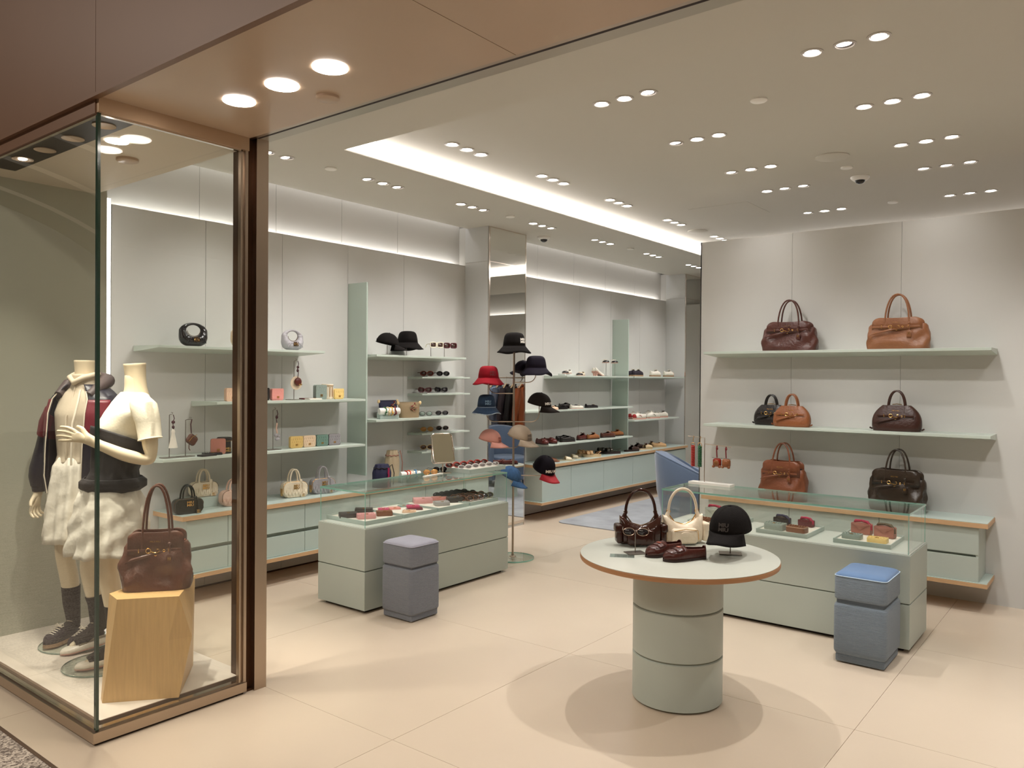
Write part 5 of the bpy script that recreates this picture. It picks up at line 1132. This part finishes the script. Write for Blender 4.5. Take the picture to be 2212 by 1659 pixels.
def bucket_bag(label, m_, x, y, z, r, h, cordm, rz=0):
    t = thing('drawstring_bag', label, 'handbag', (x, y, z), rz, 'drawstring bags beside the mint fin'); R = []
    for k in range(12):
        f = k/11; rr = r*(1-.35*max(0, f-.62)**1.2*3) ; am = max(0, f-.45)*.14
        R.append([((rr*(1+am*math.sin(9*a)))*math.cos(a), (rr*(1+am*math.sin(9*a)))*.8*math.sin(a), h*f) for a in [2*PI*i/54 for i in range(54)]])
    obj('body', MB().rings(R, caps=True), m_, t); obj('drawstring', MB().tube([(r*.86*math.cos(a), r*.72*math.sin(a), h*.84+.004*math.sin(9*a)) for a in [2*PI*k/36 for k in range(36)]], .004, 6, closed=True), cordm, t)
    obj('strap', MB().tube([(r*.8, 0, h*.85), (r*1.0, -.03, h*.98), (r*1.12, -.05, h*.6), (r*1.0, -.05, h*.1)], .004, 6), cordm, t)
    obj('braid', MB().tube([(r*.35+.006*math.sin(q*3), -r*.84-.003, h*.86*(1-q/8)) for q in range(9)], .009, 8, flat=.6), mat('raspberry_braid', (150, 30, 74), .6), t) if m_ is M_NVC else None
    return t
bucket_bag('navy drawstring bucket bag with raspberry braid', M_NVC, -5.17, yx(826, -5.17), .6305, .085, .20, L_BLK, R90-.3)
bucket_bag('beige drawstring bag behind the navy one', leather('sand_leather', (206, 186, 154)), -5.37, yx(848, -5.37), .6305, .075, .29, L_ROSE, R90)

# ---- left counter: trays in the case
def tray(label, x, y, z, w_, d_, h=.028, rz=0, group='mint display trays', fill=M_WHITE):
    t = thing('display_tray', label, 'tray', (x, y, z), rz, group)
    obj('base', MB().box(-w_/2+.006, w_/2-.006, -d_/2+.006, d_/2-.006, 0, .006), M_MINT2, t, smooth=False); obj('pad', MB().box(-w_/2+.006, w_/2-.006, -d_/2+.006, d_/2-.006, .006, h-.010), mat('white_suede_pad', (226, 220, 208), .9), t, smooth=False)
    obj('rim', MB().box(-w_/2, w_/2, -d_/2, -d_/2+.006, 0, h).box(-w_/2, w_/2, d_/2-.006, d_/2, 0, h).box(-w_/2, -w_/2+.006, -d_/2+.006, d_/2-.006, 0, h).box(w_/2-.006, w_/2, -d_/2+.006, d_/2-.006, 0, h), M_MINT2, t, smooth=False, bevel=.0008)
    return t
ZT = .5775; ZP = ZT+.0185
ty = (3.80, 4.165, 4.53, 4.895); nm = ('nearest', 'second', 'third', 'farthest')
for y, n_ in zip(ty, nm): tray('%s tray inside the left glass case' % n_, -4.325, y, ZT, .42, .345)
G = 'wallets in the left glass case'; rz = 1.1
L_HOT = leather('hot_pink_leather', (206, 80, 120)); L_BPK = leather('pale_pink_leather', (228, 166, 166)); L_LG = leather('light_grey_leather', (176, 172, 170)); L_BR2 = leather('mid_brown_leather', (128, 78, 50)); L_GB = leather('grey_black_leather', (60, 52, 48))
def flatw(label, px, py, w_, h_, d_, m_, rz, quilt=False, z=None, group=None, emblem=True):
    z = ZP if z is None else z; p = at_z(px, py, z); return put(wallet(label, w_, h_, d_, m_, group or G, quilt=quilt, lying=True, emblem=emblem), (p.x, p.y, z), rz)
flatw('black zip wallet at the back left of the nearest tray', 752, 1117, .13, .085, .03, L_GB, 1.0); flatw('dark brown zip wallet at the back right of the nearest tray', 786, 1107, .13, .08, .028, L_GB, .8)
flatw('pale pink quilted wallet at the front of the nearest tray', 791, 1119, .13, .09, .028, L_BPK, 1.0, True); flatw('mid brown wallet with gold corner at the front right of the nearest tray', 830, 1113, .115, .08, .028, L_BR2, .95)
flatw('hot pink card case at the back of the second tray', 828, 1101, .08, .08, .006, L_HOT, .9, True); flatw('salmon card holder in the middle of the second tray', 852, 1099, .09, .085, .006, L_CORAL, 1.0); flatw('sage card holder at the far side of the second tray', 871, 1094, .08, .07, .006, L_SAGE, 1.0)
flatw('wine card case under the hot pink one', 897, 1100, .11, .09, .008, leather('wine_leather', (120, 50, 60)), .9, emblem=False); flatw('hot pink quilted card case propped on the wine one', 892, 1096, .10, .08, .012, L_HOT, .9, True, z=ZP+.010); flatw('beige quilted card case at the front of the second tray', 884, 1106, .10, .085, .008, L_PEACH, .7, True)
flatw('long pale pink wallet at the left of the third tray', 913, 1086, .15, .10, .035, L_BPK, .95); flatw('peach pink wallet behind the long pale pink one', 950, 1080, .13, .09, .022, L_CORAL, .95)
flatw('light grey quilted wallet at the front of the third tray', 954, 1091, .12, .09, .026, L_LG, 1.0, True); flatw('black wallet with gold letters at the right of the third tray', 981, 1084, .12, .09, .034, L_GB, 1.0)
k = 0; BRF = mat('brown_frame', (120, 72, 44), .2); OLF = mat('olive_frame', (92, 88, 52), .2)
proto = sunglasses('x', BLF, LD, .13, .042, 'oval', 'sunglasses in the farthest tray of the left case', .004, folded=True)
protos = {}
for nm_, fm, lm in (('black', BLF, LD), ('brown', BRF, LB), ('olive', OLF, LD)): protos[nm_] = sunglasses('x', fm, lm, .13, .042, 'oval', 'sunglasses in the farthest tray of the left case', .004, folded=True)
for o_ in list(proto.children): bpy.data.objects.remove(o_)
bpy.data.objects.remove(proto)
first = set()
rows_ = ('back', 'second', 'third', 'front'); used = {}
for i in range(4):
    for jx in range(5):
        c_ = 'black' if i < 2 else ('brown' if i == 2 or jx < 3 else 'olive')
        o_ = protos[c_] if c_ not in first else dup(protos[c_]); first.add(c_)
        put(o_, (-4.49+.095*i, 4.775+.062*jx, ZP+.004), .55+PI/2, '%s sunglasses, %s from the near end in the %s row of the farthest tray' % (c_, ('first', 'second', 'third', 'fourth', 'fifth')[jx], rows_[i]))
        o_.rotation_euler = (-.35, 0, 1.0)
# ---- on the glass top
ZG = .8212
tray('pale tray of red sunglasses on top of the left glass case', -4.325, 5.01, ZG, .30, .46, .035, 0, 'eyewear trays')
protr = sunglasses('x', mat('red_tortoise', (150, 46, 34), .2, var=.3, vscale=60), LB, .13, .040, 'oval', 'sunglasses in the tray on the left glass top', .0035, folded=True); protw = sunglasses('x', mat('clear_frame', (206, 200, 196), .2), mat('smoke_lens', (120, 112, 108), .1), .12, .030, 'oval', 'sunglasses in the tray on the left glass top', .003, folded=True)
f1 = set()
for i in range(2):
    for jx in range(5):
        src = protr if i == 0 else protw; o_ = src if src.name not in f1 else dup(src); f1.add(src.name)
        put(o_, (-4.40+.13*i, 4.83+.088*jx, ZG+.030), 1.0, '%s sunglasses in the top tray, %s from the near end' % (('red tortoise', 'clear framed')[i], ('first', 'second', 'third', 'fourth', 'fifth')[jx])); o_.rotation_euler = (-.4, 0, 1.0)
t = thing('table_mirror', 'tilting rectangular mirror on a stem on the left glass case', 'mirror', (-4.40, 4.70, ZG), math.radians(62))
obj('base', MB().box(-.06, .06, -.045, .045, 0, .006), M_CHROME, t, bevel=.001); obj('stem', MB().tube([(0, 0, .006), (0, 0, .075)], .006, 10), M_CHROME, t)
obj('yoke', MB().tube([(-.095, 0, .20), (-.095, 0, .10), (-.08, 0, .078), (.08, 0, .078), (.095, 0, .10), (.095, 0, .20)], .0045, 8), M_CHROME, t)
TM = rotm('X', -20, (0, 0, .20))
P = rrect(.176, .245, .03, 6); obj('frame', MB().tube([(x, 0, z) for x, z in P], .0055, 8, closed=True, M=TM), M_CHROME, t); obj('mirror_plate', MB().prism([(x*.98, z*.98) for x, z in P], -.002, .002, 'y', TM), mat('mirror_grey', (214, 214, 200), .03, 1), t, smooth=False)
t = obj('sign_strip', MB().box(-.13, .13, -.012, .012, 0, .006), M_WHITE, smooth=False, bevel=.001); tag(t, 'white narrow label strip lying on the left glass case', 'label strip'); t.location = (-4.345, 4.53, ZG); t.rotation_euler = (0, 0, 1.75)
for i, (px, py, fm, lm) in enumerate(((930, 1010, GDF, LA), (950, 1004, BLF, LD))):
    p = at_z(px, py+16, ZG); put(sunglasses(('gold rimmed glasses', 'thin dark glasses')[i]+' standing on the glass behind the label strip', fm, lm, .13, .04, 'oval', 'loose glasses on the left glass case', .0018), (p.x, p.y, ZG+.002), R90-.4)

# ---- right counter trays
G = 'wallets in the right glass case'
for x, n_ in ((-2.285, 'left'), (-1.79, 'middle'), (-1.293, 'right')): tray('%s tray inside the right glass case' % n_, x, 5.335, ZT, .335, .37)
def trayw(label, px, py, w_, h_, d_, m_, rz=.0, quilt=True, lying=True, edge=None, lean=0):
    p = at_z(px, py, ZP); o_ = put(wallet(label, w_, h_, d_, m_, G, quilt=quilt, lying=lying, edge=edge), (p.x, p.y, ZP), rz)
    if lean: o_.rotation_euler = (lean, 0, rz)
    return o_
trayw('sage quilted wallet lying at the front left of the right tray', 1841, 1163, .115, .075, .028, L_SAGE); trayw('butter yellow quilted wallet at the front right of the right tray', 1896, 1171, .115, .075, .026, L_YEL)
def mini(label, px, py, m_, sc_, w_=.125, h=.072):
    p = at_z(px, py, ZP); t = put(wallet(label, w_, h, .045, m_, G, quilt=False, emblem=False, name='mini_bag', cat='handbag'), (p.x, p.y, ZP), -.15)
    obj('flap_point', MB().add([(-w_*.49, -.028, h*.95), (w_*.49, -.028, h*.95), (0, -.031, h*.42)], [(0, 1, 2)]), m_, t, solid=.003)
    obj('scarf', MB().tube([(-w_*.4, 0, h), (-w_*.3, -.01, h+.012), (0, 0, h+.014), (w_*.3, -.008, h+.010), (w_*.45, -.01, h*.8), (w_*.5, -.012, h*.45)], [.006, .010, .008, .010, .012, .008], 8), sc_, t); return t
SC1 = mat('raspberry_scarf', (176, 40, 74), .7, var=.4, vscale=90); SC2 = mat('olive_scarf', (96, 84, 62), .7, var=.4, vscale=90); SC3 = mat('navy_dot_scarf', (46, 44, 72), .7, var=.6, vscale=140)
mini('rose mini bag with raspberry scarf in the right tray', 1862, 1153, L_ROSE, SC1); mini('rose mini bag with olive scarf in the right tray', 1912, 1161, L_ROSE, SC2)
trayw('sage quilted wallet at the left of the middle tray', 1675, 1143, .13, .085, .04, L_SAGE, -.1); trayw('brown zigzag wallet with pale edge at the front of the middle tray', 1722, 1149, .125, .08, .035, L_BR2, -.1, edge=L_PEACH)
mini('dark navy mini bag with dotted scarf in the middle tray', 1690, 1133, L_BLK, SC3, .11, .05); mini('oxblood mini bag with wine scarf in the middle tray', 1742, 1137, leather('oxblood', 0), SC1, .10, .045)
mini('white mini bag with raspberry scarf in the left tray', 1545, 1122, leather('pale_sage_leather', (198, 204, 194)), SC1, .14, .085); trayw('brown zigzag wallet behind the cream table bag', 1518, 1128, .10, .08, .03, L_BR2, -.1); trayw('small beige card case at the front of the left tray', 1544, 1131, .07, .06, .006, L_PEACH, -.1)
# charm stand on right glass top
t = thing('charm_display', 'white slab with a bronze T-rail for charms on the right case', 'display stand', (-2.415, 5.46, ZG), math.radians(-2))
obj('base', MB().box(-.165, .165, -.04, .04, 0, .018), M_WHITE, t, smooth=False, bevel=.001); obj('rail', MB().tube([(-.055, .0, .018), (-.055, .0, .345), (-.19, .0, .350)], .003, 8).tube([(-.055, .0, .300), (.155, 0, .288)], .0028, 8), M_STEEL, t)
G = 'charms hanging on the bronze rail'
CX, CY = -2.415, 5.46
for dx, nm_, col in ((-.145, 'red', (176, 40, 30)), (-.090, 'green', (34, 96, 56))):
    t = thing('braided_charm', '%s braided key charm hanging at the upper rail' % nm_, 'bag charm', (CX+dx, CY, ZG), 0, G); m_ = mat(nm_+'_braid', col, .45, bump=.4, bscale=60)
    obj('gold_clip', MB().tube([(0, 0, .356), (.006, 0, .346), (0, 0, .336), (0, 0, .312)], .0025, 6).tube([(.016*math.cos(a), -.006, .290+.016*math.sin(a)) for a in [2*PI*k/20 for k in range(20)]], .002, 6, closed=True), M_GOLD, t)
    obj('braid', MB().tube([(0, 0, .285-.0045*q) for q in range(36)], [.014+.0016*math.sin(q*2.2) for q in range(36)], 10, flat=.7), m_, t)
    mb = MB()
    for q in range(12): mb.tube([(-.013, -.008, .278-.0125*q), (0, -.013, .270-.0125*q), (.013, -.008, .278-.0125*q)], .0035, 5)
    obj('plaits', mb, m_, t)
for dx, nm_, m_, a_ in ((.045, 'shiny red-brown cage', leather('glossy_red_brown', (140, 40, 26), .15), 0), (.115, 'cognac flower', L_COGN, 12)):
    t = thing('pouch_charm', '%s charm hanging at the lower rail' % nm_, 'bag charm', (CX+dx, CY, ZG), 0, G)
    obj('cord', MB().tube([(0, -.002, .296-.06*dx), (-.004, -.003, .27), (0, -.003, .205)], .0045, 6).ell(-.001, -.003, .272, .009, .006, .012, 10, 6), M_RED, t)
    obj('pouch', MB().rbox(.062, .035, .062, .016, .138, M=rotm('Y', 0)), m_, t); obj('cross_pin', MB().tube([(-.038, -.004, .203), (.038, -.004, .200)], .0012, 5), M_STEELD, t)
    obj('petals', MB().ell(0, -.018, .165, .022, .006, .024, 12, 8).ell(-.024, -.01, .140, .012, .01, .010, 10, 6).ell(.022, -.01, .140, .012, .01, .010, 10, 6), L_COGN, t); 
    if a_ == 0: text_obj('MIU\nMIU', .012, M_GOLD, t, (0, -.0245, .165), (PI/2, 0, 0))

# ---- round table
ZTb = .7205
def slouch(label, m_, hw_gold, x, y, rz, seed):
    t = thing('shoulder_bag', label, 'handbag', (x, y, ZTb), rz, 'slouchy shoulder bags on the round table'); W_, H_, D_ = .215, .125, .10; R = []; r = random.Random(seed)
    n = 24
    for k in range(n+1):
        u = -1+2*k/n; x_ = W_/2*u; hh = .100+.066*abs(u)**1.8*(1 if abs(u) < .9 else .8); dd = D_/2*(1-.25*abs(u)**4)*(1 if abs(u) < .95 else .6)
        R.append([(x_*(1+.04*math.sin(b)), dd*math.copysign(abs(math.cos(b))**.6, math.cos(b))*(1-.45*max(0, math.sin(b)))*(1+.05*math.sin(7*u+b*3+seed)), .004+hh*(.5+.5*math.copysign(abs(math.sin(b))**.6, math.sin(b)))) for b in [2*PI*i/24 for i in range(24)]])
    obj('body', MB().rings(R), m_, t)
    obj('front_pocket', MB().rbox(.145, .05, .082, .02, .006, er=.02, M=Matrix.Translation((-.01, -D_/2-.002, 0))), m_, t)
    obj('pocket_zip', MB().tube([(-.075, -D_/2-.025, .078), (-.01, -D_/2-.029, .088), (.058, -D_/2-.024, .078), (.064, -D_/2-.020, .03)], .002, 6), M_GOLD if hw_gold else m_, t)
    for s in (-1, 1):
        obj('side_pocket', MB().rbox(.032, .075, .095, .014, .012, er=.015, M=Matrix.Translation((s*(W_/2+.010), -.01, 0))), m_, t); obj('side_flap', MB().rbox(.040, .080, .045, .016, .068, er=.012, M=Matrix.Translation((s*(W_/2+.013), -.01, 0))), m_, t)
        obj('strap_anchor', MB().tube([(s*W_*.41, 0, .13), (s*W_*.40, 0, .152), (s*W_*.37, 0, .172)], [.018, .012, .008], 10), m_, t)
        obj('ring', MB().tube([(s*W_*.37+.010*math.cos(a), 0, .172+.010*math.sin(a)) for a in [2*PI*q/16 for q in range(16)]], .0022, 6, closed=True), M_GOLD if hw_gold else M_CHROME, t)
    obj('strap', MB().tube(arch(W_*.74, .125, 0, .165, p=2.1), .008, 8, flat=.9), m_, t)
    obj('top_zip', MB().tube([(-W_*.36, 0, .155), (-W_*.22, -.006, .115), (0, -.010, .102), (W_*.22, -.006, .115), (W_*.36, 0, .155)], .0035, 6), M_GOLD if hw_gold else mat('zip_dark'), t)
    if hw_gold: obj('embossed_oval', MB().ell(-.01, -D_/2-.028, .058, .030, .004, .016, 24, 8), m_, t)
    return t
slouch('glossy dark brown shoulder bag with side pockets on the round table', leather('glossy_brown_leather', (58, 30, 22), .14, .6, 18), False, -2.035, 3.705, math.radians(42), 1)
slouch('cream shoulder bag with side pockets on the round table', leather('ivory_leather', (232, 216, 192), .35), True, -1.880, 3.885, math.radians(48), 2)
M_SAT = mat('brushed_steel')
base_stand('steel post holding the oval sunglasses on the round table', -1.95, 3.50, ZTb, .105, .95, .095, .075, group='steel posts on the round table')
put(sunglasses('thin pale-gold framed oval sunglasses on a steel post', mat('pale_metal_frame', (206, 182, 164), .25, .8), LD, .135, .038, 'oval', None, .0015), (-1.935, 3.478, ZTb+.092), math.radians(30))
base_stand('steel post holding the black cap on the round table', -1.575, 3.80, ZTb, .125, .45, .11, .075, group='steel posts on the round table')
put(cap('black baseball cap on a steel post on the round table', M_BLKC, logo_col=mat('tonal_black_thread', (60, 52, 48), .6), two=True, sz=.020), (-1.575, 3.80, ZTb+.125), math.radians(6), scale=1.24).rotation_euler.x = .12
L_BUR = leather('burgundy_leather', (74, 30, 22), .3); SD = mat('dark_sole', (44, 26, 22), .6)
put(shoe('loafer', 'burgundy leather loafer at the left of the pair on the round table', L_BUR, SD, L=.235, trim=mat('rose_plate', (170, 90, 70), .4), group='burgundy loafers on the round table'), (-1.825, 3.565, ZTb), math.radians(-108))
put(shoe('loafer', 'burgundy leather loafer at the right of the pair on the round table', L_BUR, SD, L=.235, trim=mat('rose_plate'), group='burgundy loafers on the round table'), (-1.695, 3.53, ZTb), math.radians(-122))
t = obj('clear_card', MB().box(-.06, .06, -.035, .035, 0, .002), glass('card_glass', (236, 240, 240)), smooth=False); tag(t, 'clear acrylic card lying under the steel sunglasses post', 'acrylic card'); t.location = (-1.97, 3.405, ZTb); t.rotation_euler = (0, 0, .5)

# ---- hat tree
HX, HY = -4.275, 5.475
t = thing('hat_tree', 'tall bronze hat tree with curved arms on a clear round base', 'hat stand', (HX, HY, 0))
obj('base_disc', MB().lathe([(.188, .004), (.19, .006), (.19, .016), (.188, .018)], 56), glass('disc_glass'), t); obj('base_edge', MB().lathe([(.1895, .005), (.1915, .011), (.1895, .017)], 56, caps=False), G_EDGE, t)
obj('foot_collar', MB().lathe([(.03, .018), (.03, .024), (.012, .03), (.010, .05)], 20), M_STEEL, t); obj('pole', MB().tube([(0, 0, .02), (0, 0, 1.86)], .0095, 12), M_STEEL, t)
RV = Vector((.787, .617, 0)); TV = Vector((.617, -.787, 0))
mp = depth((HX, HY, 1))/FPX
def hp(px, dz=0): return Vector((HX, HY, 0))+RV*((px-1105)*mp)+TV*dz
def arm(px, py_arm, py_hat, dz=0):
    a = hp(px, dz)-Vector((HX, HY, 0)); z0 = EYE-(py_arm-816)*mp; z1 = EYE-(py_hat-816)*mp; u = a.normalized(); L_ = a.length; rr = min(.07, (z1-z0)*.9)
    P = [(0, 0, z0), tuple(u*(L_-rr)+Vector((0, 0, z0)))]+[tuple(u*(L_-rr+rr*math.sin(q))+Vector((0, 0, z0+rr*(1-math.cos(q))))) for q in [PI/2*k/5 for k in range(1, 6)]]+[tuple(u*L_+Vector((0, 0, z1)))]
    obj('arm', MB().tube(P, .0042, 8), M_STEEL, t)
    return z1
def zpy(py): return EYE-(py-816)*mp
NAVC = mat('navy_twill', (26, 20, 34), .8, var=.1, spec=.2); REDC = mat('red_twill', (138, 12, 28), .8, var=.05, spec=.2); DENC = mat('denim_blue', (20, 42, 66), .9, var=.15, vscale=60, bump=.3, bscale=200); DEN2 = mat('mid_denim', (58, 96, 140), .85, var=.2, vscale=40, bump=.3, bscale=200)
BRNC = mat('brown_black_twill', (28, 20, 16), .85, var=.1, spec=.2); PKC = mat('rose_pink_twill', (196, 136, 122), .8, var=.06); BGC = mat('taupe_twill', (170, 152, 132), .8, var=.08); REDV = mat('red_visor', (176, 30, 44), .7); WHT = mat('white_thread', (232, 226, 216), .6); FRAY = mat('frayed_thread', (150, 160, 168), .9)
G = 'hats on the hat tree'; camrz = math.atan2(TV.y, TV.x)+PI/2      # local -Y towards the visitor
arm(1050, 850, 812); arm(1125, 826, 795, -.14); arm(1152, 826, 795, .02); arm(1046, 911, 875); arm(1160, 911, 868); arm(1054, 968, 944); arm(1120, 968, 930, -.02) ; arm(1178, 1027, 1005); arm(1098, 1040, 1024, .12)
put(bucket_hat('black bucket hat with white letter patch on top of the hat tree', M_BLKC, r=.088, h=.12, group=G, logo_col=WHT, seed=1), hp(1105)+Vector((0, 0, zpy(748))), camrz+.85)
put(bucket_hat('red bucket hat on an upper arm of the hat tree', REDC, r=.088, h=.11, group=G, logo_col=mat('dark_red_thread', (110, 10, 24), .6), seed=2), hp(1050)+Vector((0, 0, zpy(817))), camrz+.45, scale=.97)
put(cap('dark navy cap behind the navy bucket hat', NAVC, group=G), hp(1125, -.14)+Vector((0, 0, zpy(800))), camrz+PI+.6, scale=.95)
put(bucket_hat('navy bucket hat on the right upper arm of the hat tree', NAVC, r=.088, h=.11, group=G, seed=5, wave=.012), hp(1152, .04)+Vector((0, 0, zpy(795))), camrz+.4, scale=.98)
put(bucket_hat('dark denim bucket hat with frayed hem on the hat tree', DENC, r=.082, h=.12, group=G, logo_col=mat('grey_blue_thread', (96, 120, 140), .6), frayed=FRAY, seed=4), hp(1046)+Vector((0, 0, zpy(880))), camrz+.2, scale=.93)
put(cap('dark brown cap with white letters on the right of the hat tree', BRNC, group=G, logo_col=WHT, sz=.026, band=True), hp(1160)+Vector((0, 0, zpy(874))), camrz+1.05, scale=1.12).rotation_euler.x = .22
put(cap('rose pink cap on the left of the hat tree', PKC, group=G, logo_col=mat('rose_thread', (156, 96, 84), .6), two=True), hp(1054)+Vector((0, 0, zpy(952))), camrz+1.1, scale=1.05).rotation_euler.x = .2
put(cap('taupe cap in front of the hat tree pole', BGC, group=G, logo_col=mat('taupe_thread', (116, 102, 88), .6), two=True, sz=.028), hp(1118, .05)+Vector((0, 0, zpy(944))), camrz+.95, scale=1.15).rotation_euler.x = .28
o_ = put(cap('navy cap with red visor and white letters on the hat tree', mat('deep_navy_twill', (20, 14, 24), .85, spec=.2), REDV, group=G, logo_col=WHT, sz=.028, h=.12), hp(1170, .03)+Vector((0, 0, zpy(1014))), camrz+.75, scale=1.12); o_.rotation_euler = (.45, 0, camrz+.75)
o_ = put(cap('mid-blue denim cap low on the hat tree', DEN2, group=G), hp(1098, .12)+Vector((0, 0, zpy(1027))), camrz+1.3, scale=1.0); o_.rotation_euler = (.45, 0, camrz+1.3)

# ---- shoes on the left wall (toe +X local; rotz 90 = toe to the right in view)
def sh(label, kind, px, x, z, rz, um, sm=None, **k):
    s_ = shoe(kind, label, um, sm or rub, group='shoes on the shoe wall', **k); put(s_, (x, yx(px, x), z), math.radians(rz)); return s_
W = L_WHITE; BT = leather('black_toe', (24, 18, 22), .25); z = 1.6305
o_ = obj('clear_block', MB().box(-.05, .05, -.13, .13, 0, .022), mat('frosted_acrylic', 0), smooth=False, bevel=.002); tag(o_, 'clear block under the first white shoe of the top shoe shelf', 'acrylic block'); o_.location = (-5.33, yx(1226, -5.33), z)
sh('white shoe with black toe on the clear block', 'flat', 1225, -5.33, z+.023, -72, W, toe=BT, lace=W)
sh('cream flat with black toe at the left of the top shoe shelf', 'flat', 1255, -5.25, z, -70, L_CREAM, toe=BT)
sh('white heeled shoe with black toe, front one of its pair', 'pump', 1294, -5.27, z, 100, W, toe=BT, heel=.055); sh('white heeled shoe with black toe, rear one of its pair', 'pump', 1290, -5.39, z, 95, W, toe=BT, heel=.055)
for i, px in enumerate((1309, 1328)):
    y = yx(px, -5.3); base_stand('thin post under the %s raised sandal' % ('left', 'right')[i], -5.3, y, z, .165, R90, .05, .04)
    sh('%s white slingback with black toe raised on a thin post' % ('left', 'right')[i], 'flat', px-2, -5.3, z+.168, -50, W, toe=BT, L=.20)
NS = mat('navy_suede', (36, 28, 40), .85)
sh('navy sneaker with white laces beyond the mint fin', 'sneaker', 1377, -5.30, z, 85, NS, mat('gum_sole'), lace=M_TRIM); sh('navy sneaker behind its mate beyond the mint fin', 'sneaker', 1366, -5.42, z, 85, NS, mat('gum_sole'), lace=M_TRIM, L=.23)
sh('white sneaker in the middle of the top right shoe shelf', 'sneaker', 1415, -5.27, z, 85, W, mat('gum_sole'), lace=W); sh('white sneaker with peach toe at the right of the shelf', 'sneaker', 1444, -5.30, z, 85, W, mat('gum_sole'), lace=W, toe=leather('peach_toe', (222, 160, 128)))
z = 1.2325
sh('pale pink ballet flat half hidden by the brown cap', 'flat', 1190, -5.27, z, 80, L_PEACH); sh('black suede flat beside the pale pink flat', 'flat', 1212, -5.27, z, 88, M_BLKC, SD); sh('dark loafer beside the black suede flat', 'loafer', 1222, -5.37, z, 85, L_BLK, SD)
sh('white ballet flat on the second shoe shelf', 'flat', 1246, -5.27, z, 85, W, lining=W); sh('silver ballet flat behind the white one', 'flat', 1240, -5.38, z, 80, L_GREY); sh('black ballet flat with bow at the end of the second shoe shelf', 'flat', 1278, -5.28, z, 85, BT, SD, lace=M_TRIM)
z = .8425
L_BG = leather('burgundy_shoe_leather', (92, 34, 30), .3); L_CG = leather('caramel_suede', (150, 92, 48), .7)
sh('left burgundy loafer of the pair facing the room', 'loafer', 1172, -5.28, z, -15, L_BG, SD, L=.20, trim=L_BG); sh('right burgundy loafer of the pair facing the room', 'loafer', 1190, -5.28, z, -8, L_BG, SD, L=.20, trim=L_BG)
sh('black soft loafer on the third shoe shelf, front one', 'loafer', 1227, -5.26, z, 80, L_BLK, SD, L=.25, trim=L_BLK); sh('black soft loafer on the third shoe shelf, rear one', 'loafer', 1218, -5.38, z, 80, L_BLK, SD, L=.25, trim=L_BLK)
sh('burgundy lace-up shoe on the third shoe shelf', 'derby', 1259, -5.30, z, 95, L_BG, SD, lace=L_BG); sh('caramel suede lace-up shoe on the third shoe shelf', 'derby', 1282, -5.25, z, 85, L_CG, SD, lace=L_CG)
sh('large dark brown lace-up shoe on the third shoe shelf', 'derby', 1314, -5.27, z, 80, leather('dark_brown_shoe', (84, 42, 28), .3), SD, lace=L_PEACH, L=.27); sh('caramel shoe at the right end of the third shoe shelf', 'derby', 1334, -5.33, z, 80, L_CG, SD, lace=L_CG, L=.24)
z = 1.0455; RT = leather('red_leather', (160, 30, 34)); NT = leather('navy_trim', (34, 30, 50))
for px, x, m_, l in ((1371, -5.38, RT, 'rear white sneaker with red toe'), (1381, -5.26, RT, 'front white sneaker with red toe'), (1403, -5.38, NT, 'rear white sneaker with navy stripe'), (1411, -5.26, NT, 'front white sneaker with navy stripe')):
    sh(l+' on the lower right shelf', 'sneaker', px, x, z, 250, W, rub, lace=W, trim=m_, toe=m_ if m_ is RT else None)
sh('plain white sneaker at the right end of the lower right shelf', 'sneaker', 1432, -5.28, z, 85, W, rub, lace=L_GREY)
z = .6305; TNS = leather('saddle_brown', (130, 74, 44)); 
sh('left brown slide sandal below the navy and red cap', 'slide', 1174, -5.20, z, 60, TNS, TNS); sh('right brown slide sandal below the navy and red cap', 'slide', 1190, -5.26, z, 60, TNS, TNS)
CRS = leather('cream_slide', (226, 210, 180)); sh('left cream slide sandal on the low cabinet', 'slide', 1222, -5.22, z, 50, CRS, CRS); sh('right cream slide sandal on the low cabinet', 'slide', 1236, -5.30, z, 50, CRS, CRS)
BSS = leather('sand_nubuck', (214, 172, 126), .7); CHS = mat('beige_chunky_sole', (206, 180, 142), .7); sh('front chunky sand-coloured strap sandal on the low cabinet', 'sandal', 1280, -5.22, z, 235, BSS, CHS, trim=M_GOLD); sh('rear chunky sand-coloured strap sandal on the low cabinet', 'sandal', 1264, -5.34, z, 230, BSS, CHS, trim=M_GOLD)
OLS = leather('olive_black_leather', (60, 52, 38), .3); sh('front dark olive strap sandal on the low cabinet', 'sandal', 1323, -5.24, z, 235, OLS, SD, trim=M_CHROME); sh('rear dark olive strap sandal on the low cabinet', 'sandal', 1306, -5.34, z, 230, OLS, SD, trim=M_CHROME)
DBL = leather('dark_mule_leather', (56, 34, 28), .35); sh('front dark brown lace-up mule on the low cabinet', 'mule', 1366, -5.22, z, 75, DBL, SD, lace=DBL, L=.27); sh('rear dark brown lace-up mule on the low cabinet', 'mule', 1378, -5.34, z, 70, DBL, SD, lace=DBL, L=.27)
sh('tan mule with burgundy laces, front one', 'mule', 1396, -5.22, z, 70, CHS, CHS, lace=L_BG); sh('tan mule with burgundy laces, rear one', 'mule', 1408, -5.34, z, 70, CHS, CHS, lace=L_BG)
sh('pale shoe at the edge of the blue armchair', 'loafer', 1425, -5.25, z, 60, BSS, CHS, trim=BSS)
# red-brown shoes on the side table (seen in the mirror)
for dx, dy, l in ((-.06, .02, 'left'), (.05, -.04, 'right')):
    s_ = shoe('loafer', '%s red-brown loafer on the small side table' % l, L_BG, SD, L=.22, trim=M_GOLD, group='loafers on the side table'); put(s_, (-3.75+dx, 8.3+dy, .4345), 2.2)
